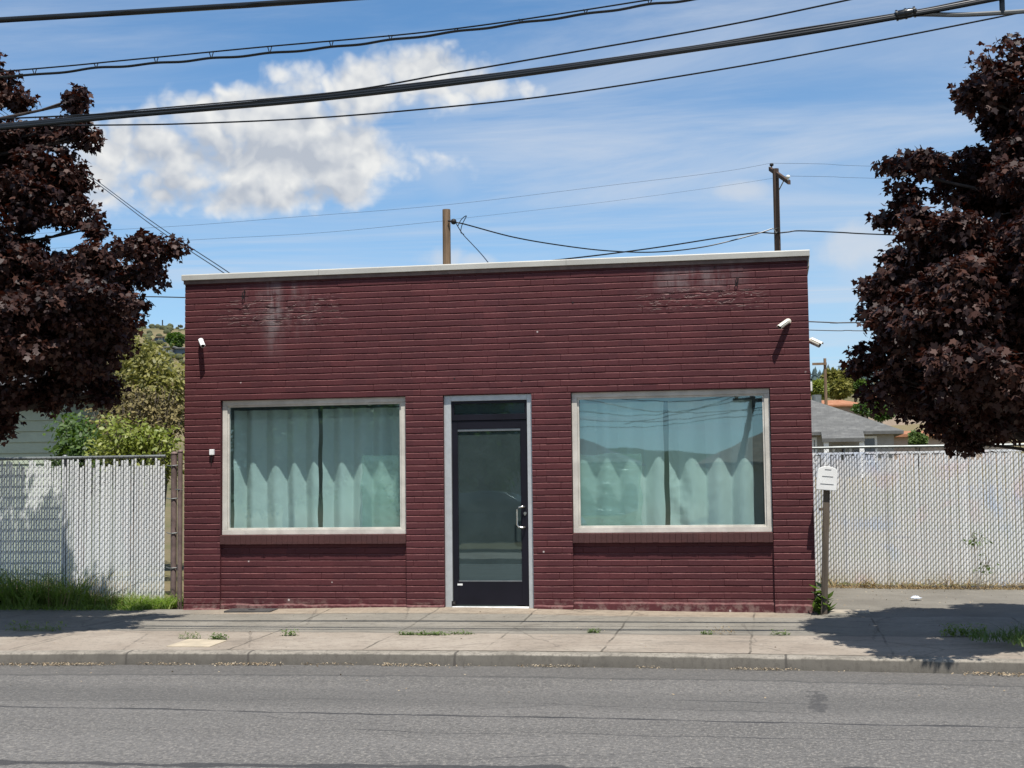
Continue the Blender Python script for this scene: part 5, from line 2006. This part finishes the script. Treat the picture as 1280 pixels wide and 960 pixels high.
# pines on the far right ridge, too many and small to tell apart
rgp = random.Random(5)
pm = MB()
for i in range(260):
    px = rgp.uniform(990, 1290)
    Y = rgp.uniform(430, 520)
    x = float(atY(px, 465, Y)[0])
    zb_ = terrain(x, Y)
    h_ = rgp.uniform(2.5, 5.5)
    for k in range(3):
        z0_ = zb_ + h_ * (.1 + .26 * k)
        rr = h_ * (.24 - .06 * k)
        pm.add([(x + rr * math.cos(2 * math.pi * q / 6 + k), Y + rr * math.sin(2 * math.pi * q / 6 + k), z0_ + rgp.uniform(-.3, .3)) for q in range(6)] + [(x, Y, z0_ + h_ * .42)],
               [(q, (q + 1) % 6, 6) for q in range(6)])
tag(pm.build('pine_wood', simple('pine_needles', (.055, .085, .085), .9, 0, .25, .3)), 'bluish pine wood along the far right ridge', 'wood', None, 'stuff')
pm = MB()
for i in range(260):
    px = rgp.uniform(20, 245)
    Y = rgp.uniform(165, 250)
    x = float(atY(px, 415, Y)[0])
    zb_ = terrain(x, Y)
    h_ = rgp.uniform(.35, .9)
    pm.ball((x, Y, zb_ + h_ * .4), (h_ * rgp.uniform(.5, .9), h_ * .6, h_ * .6), 7, 5)
    pm.ball((x + h_ * .5, Y, zb_ + h_ * .3), (h_ * .4, h_ * .4, h_ * .5), 6, 4)
tag(pm.build('hillside_brush', simple('sage_brush', (.07, .078, .038), .95, 0, .35, .5)), 'low scrub dotted over the left hillside', 'scrub', None, 'stuff')

# hillside houses and masts, left
def on_ground(px, py, ya=60, yb=330):
    Y = ya
    while Y < yb:
        p = atY(px, py, Y)
        if p[2] <= terrain(p[0], Y):
            return p
        Y += 1.0
    return atY(px, py, yb)




def hill_house(pxa, pxb, pybase, pyeave, pyridge, label, wm_, rm_, win=None):
    p = on_ground((pxa + pxb) / 2, pybase)
    Y = float(p[1])
    a_, b_ = float(atY(pxa, pybase, Y)[0]), float(atY(pxb, pybase, Y)[0])
    zb_, ze_, zr_ = (float(atY((pxa + pxb) / 2, v, Y)[2]) for v in (pybase, pyeave, pyridge))
    op = []
    if win:
        ua, ub = float(atY(win[0], pybase, Y)[0]), float(atY(win[1], pybase, Y)[0])
        op = [('window', ua, ub, zb_ + (ze_ - zb_) * .35, zb_ + (ze_ - zb_) * .85)]
    hip_house('house', label, a_, b_, Y, Y + 7, zb_ - 1.5, ze_, zr_, wm_, rm_, op, .5, 1.2)


hill_house(193, 206, 428, 421, 417.5, 'blue grey house high on the hillside above the olive tree', M_BLUEW, M_SHBRN, (198, 203))
hill_house(197, 213, 444, 434, 430, 'white walled house with pale roof below the blue one', M_PLASTIC, M_SHGREY, (206, 211))
hill_house(217, 236, 446, 435, 431, 'dark hillside house with grey roof next to the brick corner', M_BLUEW, M_SHGREY)
pt = on_ground(217, 436)
bg_tree('tree', 'bright green tree between the hillside houses', 217, 427, 9, float(pt[1]) - 3, M_GREEN, 67, 'trees far behind the shop', size=(.5, .9), tall=1.1)
for (px, ptop, lb) in ((180, 396, 'thin radio mast nearest the left maple'), (203, 400, 'thin radio mast at the middle of the hilltop'), (214, 405, 'shorter radio mast right of the middle one'), (223, 406, 'thin radio mast closest to the brick wall')):
    Ym = 236
    x = float(atY(px, 420, Ym)[0])
    zt_ = float(atY(px, ptop, Ym)[2])
    zb_ = terrain(x, Ym)
    tm_ = thing('radio_mast', (x, Ym, zb_), lb, 'mast', 'radio masts on the hilltop')
    a_ = MB()
    a_.tube([(x, Ym, zb_ - .5), (x, Ym, zt_)], .12, 6)
    a_.build('pole', M_WIRE, tm_)
    a_ = MB()
    a_.box(x - .6, x + .6, Ym - .15, Ym + .15, zt_ - 1.6, zt_ - 1.3)
    a_.build('antenna', M_WIRE, tm_)


# ------------------------------------------------------------------ poles behind the shop
def pole(name, label, x, Y, zt, r, mat, lean=0.0, zb=None):
    zb = terrain(x, Y) if zb is None else zb
    t = thing(name, (x, Y, zb), label, 'utility pole')
    p_ = MB()
    p_.tube([(x, Y, zb - .5), (x + lean * .5, Y, (zb + zt) / 2), (x + lean, Y, zt)], [r * 1.15, r * 1.05, r], 14)
    p_.build('pole', mat, t, smooth=True)
    return t


p1 = atY(558, 262, 25)
t1 = pole('utility_pole', 'bare wooden pole top without crossarm rising behind the roof', float(p1[0]), 25, float(p1[2]), .122, M_WOODPOLE)
ins = MB()
q = atY(567, 277, 24.85)
ins.tube([atY(560, 276, 24.86), q], .03, 6)
ins.ball(q, .09, 10, 7)
ins.build('insulator', M_DARKHOLE, t1, smooth=True)
p2 = atY(969.5, 211, 30)
t2 = pole('utility_pole', 'dark wooden pole with tilted crossarm behind the right of the roof', float(p2[0]), 30, float(p2[2]), .10, M_WOODDARK)
# crossarm runs front to back, seen end-on at an angle
ca_, cb_ = atY(962, 211, 29.0), atY(987, 228, 29.0)
arm = MB()
dv = Vector((.42, -.91, 0)).normalized()
mid = Vector(atY(970, 219, 29.85))
e0 = mid - dv * 0.85
e1 = mid + dv * 1.0
# follow the photograph: near end lower right, far end upper left
e0 = Vector(atY(962.5, 211, 30.5))
e1 = Vector(atY(986.5, 228, 29.0))
up = Vector((0, 0, .07))
sdv = (e1 - e0).cross(up).normalized() * .05
arm.hexa([e0 - sdv - up, e0 + sdv - up, e1 + sdv - up, e1 - sdv - up], [e0 - sdv + up, e0 + sdv + up, e1 + sdv + up, e1 - sdv + up])
arm.build('crossarm', M_WOODDARK, t2, bevel=.01)
br = MB()
br.tube([e0.lerp(e1, .72) - up, atY(973.5, 238, 29.88)], .018, 6)
br.build('brace', M_GALV, t2)
for (e, px, py) in ((e0, 964.5, 206), (e1, 985, 221)):
    a_ = MB()
    tp = Vector(atY(px, py, e.y))
    a_.tube([Vector((tp.x, tp.y, tp.z - .12)), tp], .02, 6)
    a_.ball(tp, (.07, .07, .06), 10, 6)
    a_.build('insulator', M_PLASTIC if px > 980 else M_DARKHOLE, t2, smooth=True)
a_ = MB()
a_.tube([atY(967, 287, 29.86), atY(975, 284, 29.80), atY(971, 291, 29.8), atY(966, 285, 29.82)], .012, 5)
a_.build('bracket', M_GALV, t2)
p3 = atY(1031, 448, 70)
t3 = pole('utility_pole', 'thin distant wooden pole rising over the grey roof', float(p3[0]), 70, float(p3[2]), .085, M_WOODPOLE)
a_ = MB()
zt_ = float(p3[2])
a_.box(p3[0] - .75, p3[0] + .1, 69.82, 69.92, zt_ - .40, zt_ - .26)
a_.build('crossarm', M_WOODPOLE, t3)
a_ = MB()
a_.tube([(p3[0] - .55, 69.6, zt_ - 3.2), (p3[0] - .55, 69.6, zt_ - 2.2)], .28, 10)
a_.build('transformer', M_GALV, t3, smooth=True)


# ------------------------------------------------------------------ wires
def wire(name, label, pts, rr, mat, cat='cable', group=None, sag=0, nseg=40, parent=None, n_=7):
    """pts: (px,py,Y) interpolated smoothly (Catmull-Rom)"""
    W = [Vector(atY(*p)) if len(p) == 3 and p[0] > -9000 else Vector(p[1:]) for p in pts]
    out = []
    if len(W) == 2:
        for i in range(nseg + 1):
            u = i / nseg
            out.append(W[0].lerp(W[1], u) - Vector((0, 0, sag * 4 * u * (1 - u))))
    else:
        E = [W[0] * 2 - W[1]] + W + [W[-1] * 2 - W[-2]]
        for i in range(1, len(E) - 2):
            for k in range(12):
                u = k / 12
                p0_, p1_, p2_, p3_ = E[i - 1], E[i], E[i + 1], E[i + 2]
                out.append(.5 * ((2 * p1_) + (-p0_ + p2_) * u + (2 * p0_ - 5 * p1_ + 4 * p2_ - p3_) * u * u + (-p0_ + 3 * p1_ - 3 * p2_ + p3_) * u ** 3))
        out.append(W[-1])
    mb = MB()
    mb.tube(out, rr, n_)
    if parent is not None:
        return mb.build(name, mat, parent, smooth=True), out
    o_ = mb.build(name, mat, None, origin=tuple(out[0]), smooth=True)
    return tag(o_, label, cat, group), out


YA = -3.1
# thick bundle: lashed cables on a strand, with a splice where a second cable branches off
tb_ = thing('cable_bundle', tuple(atY(0, 158, YA)), 'thick black cable bundle across the sky, with a clamped splice where a branch leaves it', 'cable')
main = [(-700, 205, YA), (-300, 182, YA), (0, 158.5, YA), (160, 143, YA), (400, 121.5, YA), (640, 93, YA), (860, 62, YA), (1000, 40, YA), (1140, 17, YA), (1230, 0, YA), (1500, -52, YA), (2000, -150, YA)]
wire('main_cable', None, main, .026, M_CABLE, parent=tb_, n_=10)
wire('second_cable', None, [(x, y + 2.2 + (.6 * math.sin(x * .02)), Y - .02) for x, y, Y in main], .020, M_CABLE, parent=tb_, n_=8)
_, spts = wire('strand', None, [(x, y - 3.3 - 1.0 * math.sin(x * .011) ** 2, Y) for x, y, Y in main], .0075, M_WIRE, parent=tb_)
wire('branch_cable', None, [(1120, 20.5, YA), (1150, 18, YA), (1200, 18.5, YA), (1253, 16, YA), (1320, 11, YA), (1600, -12, YA), (2000, -45, YA)], .022, simple('grey_cable', (.12, .13, .135), .35, 0, .1, 2, 0, 60, .6), parent=tb_)
sp = MB()
sp.tube([atY(1118, 20, YA), atY(1124, 19, YA), atY(1138, 16, YA), atY(1146, 14.5, YA)], [.03, .046, .046, .03], 10)
for u in (1121, 1132, 1143):
    sp.tube([atY(u - 1.2, 19.6 - (u - 1121) * .2, YA), atY(u + 1.2, 19.1 - (u - 1121) * .2, YA)], .053, 10)
sp.build('splice', M_CABLE, tb_, smooth=True)
hg = MB()
hg.tube([atY(1251, -40, YA), atY(1253, 17, YA)], .026, 8)
hg.build('hanger', M_CABLE, tb_)

wire('utility_cable', 'thick black cable crossing only the top left corner of the sky',
     [(-500, 55, -3.9), (0, 25, -3.9), (200, 13, -3.9), (400, 0, -3.9), (800, -30, -3.9), (1300, -85, -3.9)], .029, M_CABLE, group=None, n_=9)
# messenger strand with a hung, wavy cable on V hangers
fb = thing('strand_cable', tuple(atY(0, 95, -3.9)), 'thin strand with a wavy cable hung from small V hangers, top of sky', 'cable')
st_pts = [(-500, 128, -3.9), (0, 89.5, -3.9), (160, 75, -3.9), (320, 59.5, -3.9), (560, 37, -3.9), (810, 0, -3.9), (1000, -32, -3.9), (1400, -105, -3.9)]
_, so_ = wire('strand', None, st_pts, .0075, M_CABLE, parent=fb)
hang = [(-60, 98), (43, 93), (120, 84.5), (195, 78.5), (264, 72.5), (337, 66), (414, 58.5), (488, 49.5), (570, 39), (651, 28), (732, 17), (812, 5), (880, -3), (990, -22), (1100, -45)]
wv = [(-500, 133, -3.9)]
for i, (x, y) in enumerate(hang):
    wv.append((x, y, -3.9))
    if i < len(hang) - 1:
        x2, y2 = hang[i + 1]
        wv.append(((x + x2) / 2, (y + y2) / 2 + 1.6, -3.9))
wire('hung_cable', None, wv, .0125, M_CABLE, parent=fb)


def strand_y(px):
    xs_ = [p[0] for p in st_pts]
    ys_ = [p[1] for p in st_pts]
    return float(np.interp(px, xs_, ys_))


for (x, y) in hang[1:12]:
    hm = MB()
    ysn = strand_y(x)
    hm.tube([atY(x - 2.6, ysn, -3.9), atY(x - .3, y, -3.9)], .005, 5)
    hm.tube([atY(x + 2.8, ysn, -3.9), atY(x + .5, y, -3.9)], .005, 5)
    hm.build('hanger', M_CABLE, fb)

wire('utility_wire', 'thin wire rising above the thick bundle to the top right', [(-300, 158, -3.5), (120, 143, -3.5), (400, 118, -3.5), (560, 92, -3.5), (700, 68, -3.5), (900, 33, -3.5), (1060, 0, -3.5), (1500, -95, -3.5)], .0085, M_CABLE)
wire('utility_wire', 'thin wire sagging below the thick bundle across the sky', [(-300, 160, -2.5), (120, 156.5, -2.5), (250, 154, -2.5), (400, 147, -2.5), (560, 133.5, -2.5), (700, 118, -2.5), (900, 87, -2.5), (1060, 58, -2.5), (1225, 26, -2.5), (1600, -50, -2.5)], .0085, M_CABLE)
for (dyp, lb) in ((0, 'upper wire of the pair slanting down to the roof at left'), (6, 'lower wire of the pair slanting down to the roof at left')):
    wire('service_wire', lb, [(-60, 92 + dyp, 16.0), (105, 214 + dyp * .55, 9.5), (190, 277 + dyp * .75, 5.8), (272 + (0 if dyp else 7) , 336, 2.6), (292 + (0 if dyp else 6), 350, 2.0)], .008, M_CABLE, group=None)
far = [('faint far wire running to the crossarm top, upper left of the pair', [(-60, 297, 27), (200, 284, 27), (360, 272, 26), (558, 256, 26), (760, 232, 28), (900, 215, 30), (964, 204, 30.5)], .0045),
       ('faint far wire ending at the bare pole top', [(-60, 318, 27), (240, 300, 26), (400, 291, 25.5), (556, 276, 24.87)], .0045),
       ('faint far wire from the bare pole to the tilted crossarm', [(560, 275, 24.87), (760, 252, 27), (900, 233, 28.5), (984, 220, 29)], .0035),
       ('faint far wire leaving the crossarm to the right, upper one', [(964, 204, 30.5), (1030, 205, 33), (1100, 208, 36), (1400, 214, 48)], .005),
       ('faint far wire leaving the crossarm to the right, lower one', [(984, 220, 29), (1040, 221, 32), (1100, 223, 35), (1400, 230, 48)], .005)]
for lb, pts, rr in far:
    wire('far_wire', lb, pts, rr, M_WIRE, 'wire', 'faint wires between the far poles', n_=5)
wire('telephone_cable', 'black cable sagging from the bare pole to the crossarm pole', [(566, 278, 24.85), (580, 280, 24.9), (640, 296, 25.6), (700, 306.5, 26.5), (760, 313.5, 27.3), (820, 315, 28.2), (880, 308.5, 29), (940, 294, 29.6), (966, 285.5, 29.86)], .020, M_CABLE)
wire('telephone_cable', 'black cable rising from the roof edge past the crossarm pole to the right tree', [(600, 338, 22), (675, 327.5, 24), (760, 317.5, 26), (830, 308, 27.5), (900, 297, 29), (945, 291, 29.7), (968, 291.5, 29.85), (985, 290, 29.9), (1000, 288.5, 30), (1050, 290.5, 30.5), (1100, 293, 31), (1300, 300, 33)], .022, M_CABLE)
wire('telephone_cable', 'short black drop cable hanging from the bare pole down to the roof', [(570, 279, 24.85), (578, 292, 24.4), (590, 305, 23), (602, 318, 21), (614, 333, 19), (625, 348, 17)], .014, M_CABLE)
wire('telephone_cable', 'loose loop of cable beside the bare pole top', [(572, 283, 24.83), (577, 274, 24.8), (583, 270, 24.8), (578, 280, 24.8), (576, 290, 24.8), (580, 293, 24.8)], .013, M_CABLE)
wire('telephone_cable', 'upper far wire seen past the right brick corner', [(150, 374, 34), (218, 371.5, 34), (640, 388, 34), (1012, 402, 34), (1040, 403.5, 34), (1100, 403, 34), (1400, 402, 34)], .022, M_WIRE)
wire('telephone_cable', 'lower far wire seen past the right brick corner', [(700, 402, 36), (1012, 412.5, 36), (1060, 413, 36), (1100, 413.5, 36), (1400, 413, 36)], .016, M_WIRE)


# ------------------------------------------------------------------ across the street (mirrored in the glass)
def mir(px, py, Ym):
    p = atY(px, py, Ym)
    return (float(p[0]), .19 - float(p[1]), float(p[2]))


pb0, pt0 = mir(920, 606, 40), mir(941.5, 496, 40)
t = thing('utility_pole', (pb0[0], pb0[1], terrain(pb0[0], pb0[1])), 'leaning wooden street pole mirrored in the right window', 'utility pole')
a_ = MB()
a_.tube([(pb0[0] - .1, pb0[1], terrain(pb0[0], pb0[1]) - .4), pb0, pt0], [.15, .13, .105], 12)
a_.build('pole', M_WOODDARK, t, smooth=True)
a_ = MB()
a_.box(pt0[0] - .75, pt0[0] + .75, pt0[1] + .1, pt0[1] + .22, pt0[2] - .22, pt0[2] - .08)
a_.build('crossarm', M_WOODDARK, t)
for u in (-.6, .5):
    a_ = MB()
    a_.ball((pt0[0] + u, pt0[1] + .16, pt0[2] + .04), (.12, .12, .13), 10, 6)
    a_.build('insulator', simple('glass_insulator', (.75, .78, .78), .1, 0, .05), t, smooth=True)
mw = [('upper sagging overhead wire mirrored along the top of the right window', [(200, 470), (450, 480), (700, 491), (770, 498), (835, 502), (900, 497), (960, 487), (1200, 450)], 30),
      ('second overhead wire mirrored in the right window, falling then rising', [(200, 470), (450, 489), (700, 513), (790, 519), (860, 513), (941, 499), (1200, 470)], 36),
      ('low overhead wire mirrored across the middle of the upper right window', [(200, 520), (450, 524), (700, 524), (800, 527), (900, 519), (960, 508), (1200, 480)], 36),
      ('overhead wire mirrored in the right window, slanting down to the reflected pole', [(200, 440), (600, 480), (720, 497), (800, 512), (870, 516), (960, 512), (1200, 500)], 33),
      ('short steep overhead wire mirrored beside the reflected pole', [(780, 530), (850, 517), (900, 502), (941, 488), (1100, 430)], 38),
      ('lowest faint overhead wire mirrored in the right window', [(200, 560), (450, 548), (700, 534), (800, 533), (900, 524), (1000, 510), (1200, 480)], 42)]
for lb, pts, Ym in mw:
    P_ = [mir(a, b, Ym) for a, b in pts]
    wire('street_wire', lb, [(-9999, *p) for p in P_], .014, M_CABLE, 'wire', 'wires mirrored in the right window', n_=5)
hip_house('house', 'low brown roofed house mirrored in the right window', -2.6, 9, -52, -42, -.2, 2.3, 4.3, M_TANW, M_SHBRN, [], .5, 4.0)
hip_house('house', 'long low grey house mirrored in the right window', -16, -7.5, -64, -56, .1, 2.6, 4.0, M_TAUPE, M_SHGREY, [], .4, 3.0)


def mirror_tree(x, Y, zc_, r_, label, seed, mat):
    rg = random.Random(seed)
    lobes = [(x + r_ * .6 * rg.uniform(-1, 1), Y + r_ * .6 * rg.uniform(-1, 1), zc_ + r_ * .8 * rg.uniform(-.8, .8), r_ * .5, r_ * .5, r_ * .5) for _ in range(9)]
    root = thing('street_tree', (x, Y, -.1), label, 'tree', 'green trees across the street')
    crown('crown', lobes, mat, root, seed, 9, 14, (.14, .26), .3, OVAL, (.4, 1), .3, .5, -.5)
    tk = MB()
    tk.tube([(x, Y, -.2), (x + .1, Y, zc_ * .6), (x, Y, zc_)], [.22, .16, .06], 9)
    for l in lobes:
        tk.tube([(x, Y, zc_ * .6), l[:3]], [.07, .02], 6)
    tk.build('trunk', M_BARK, root, smooth=True)


def mx(px, Yreal):
    return float(atY(px, 560, -Yreal + .19)[0])


mirror_tree(mx(600, -27), -27, 2.6, 2.4, 'leafy green tree mirrored in the door glass', 71, M_GREEN)
mirror_tree(mx(455, -25), -25, 3.4, 2.1, 'leafy green tree mirrored in the left window', 72, M_GREEN)
mirror_tree(mx(360, -30), -30, 3.6, 2.6, 'dark leafy tree mirrored at the left end of the left window', 73, M_GREEN)

# parked car across the street
cx, cy = mx(620, -18.6), -18.6
cz = -.12
car = thing('parked_car', (cx, cy, cz), 'dark parked car mirrored in the door glass', 'car')
M_PAINT = simple('dark_car_paint', (.02, .024, .03), .2, .3, .1, 2, 0, 60, .7)
M_TYRE = simple('tyre_rubber', (.02, .02, .02), .8)
M_RIM = simple('alloy_rim', (.55, .55, .56), .3, .9)


def sect(x, w_, zs):
    return [(x, -w_, zs[0]), (x, -w_ * 1.03, zs[1]), (x, -w_ * .96, zs[2]), (x, w_ * .96, zs[2]), (x, w_ * 1.03, zs[1]), (x, w_, zs[0])]


def loft(mb, secs):
    k_ = len(secs[0])
    vs = [(p[0] + cx, p[1] + cy, p[2] + cz) for s in secs for p in s]
    fs = [(i * k_ + j, i * k_ + (j + 1) % k_, (i + 1) * k_ + (j + 1) % k_, (i + 1) * k_ + j) for i in range(len(secs) - 1) for j in range(k_)]
    fs += [tuple(range(k_ - 1, -1, -1)), tuple((len(secs) - 1) * k_ + j for j in range(k_))]
    mb.add(vs, fs)


b_ = MB()
loft(b_, [sect(-2.25, .74, (.34, .5, .66)), sect(-2.1, .84, (.24, .55, .84)), sect(-1.2, .88, (.22, .6, .93)), sect(.4, .88, (.22, .6, .95)), sect(1.3, .87, (.22, .58, .92)), sect(2.05, .84, (.24, .52, .80)), sect(2.22, .74, (.34, .48, .62))])
b_.build('body', M_PAINT, car, bevel=.05, smooth=True)
b_ = MB()
loft(b_, [sect(-1.85, .72, (.90, .93, .97)), sect(-1.15, .66, (.92, 1.1, 1.40)), sect(-.2, .66, (.93, 1.15, 1.47)), sect(.35, .66, (.93, 1.12, 1.42)), sect(1.15, .72, (.90, .93, .96))])
b_.build('cabin', M_HGLASS, car, bevel=.03, smooth=True)
for (wx, sy_) in ((-1.35, 1), (1.38, 1), (-1.35, -1), (1.38, -1)):
    wm_ = MB()
    yc_ = cy + sy_ * .80
    wm_.tube([(cx + wx, yc_ - .11, cz + .33), (cx + wx, yc_ + .11, cz + .33)], .33, 24)
    wo_ = wm_.build('wheel', M_TYRE, car, smooth=True)
    rm = MB()
    for k_ in range(5):
        a_ = 2 * math.pi * k_ / 5
        rm.tube([(cx + wx, yc_ + sy_ * .112, cz + .33), (cx + wx + .22 * math.cos(a_), yc_ + sy_ * .112, cz + .33 + .22 * math.sin(a_))], .03, 6)
    rm.tube([(cx + wx + .22 * math.cos(a_), yc_ + sy_ * .112, cz + .33 + .22 * math.sin(a_)) for a_ in [2 * math.pi * k_ / 20 for k_ in range(21)]], .022, 6)
    rm.build('rim', M_RIM, wo_, smooth=True)
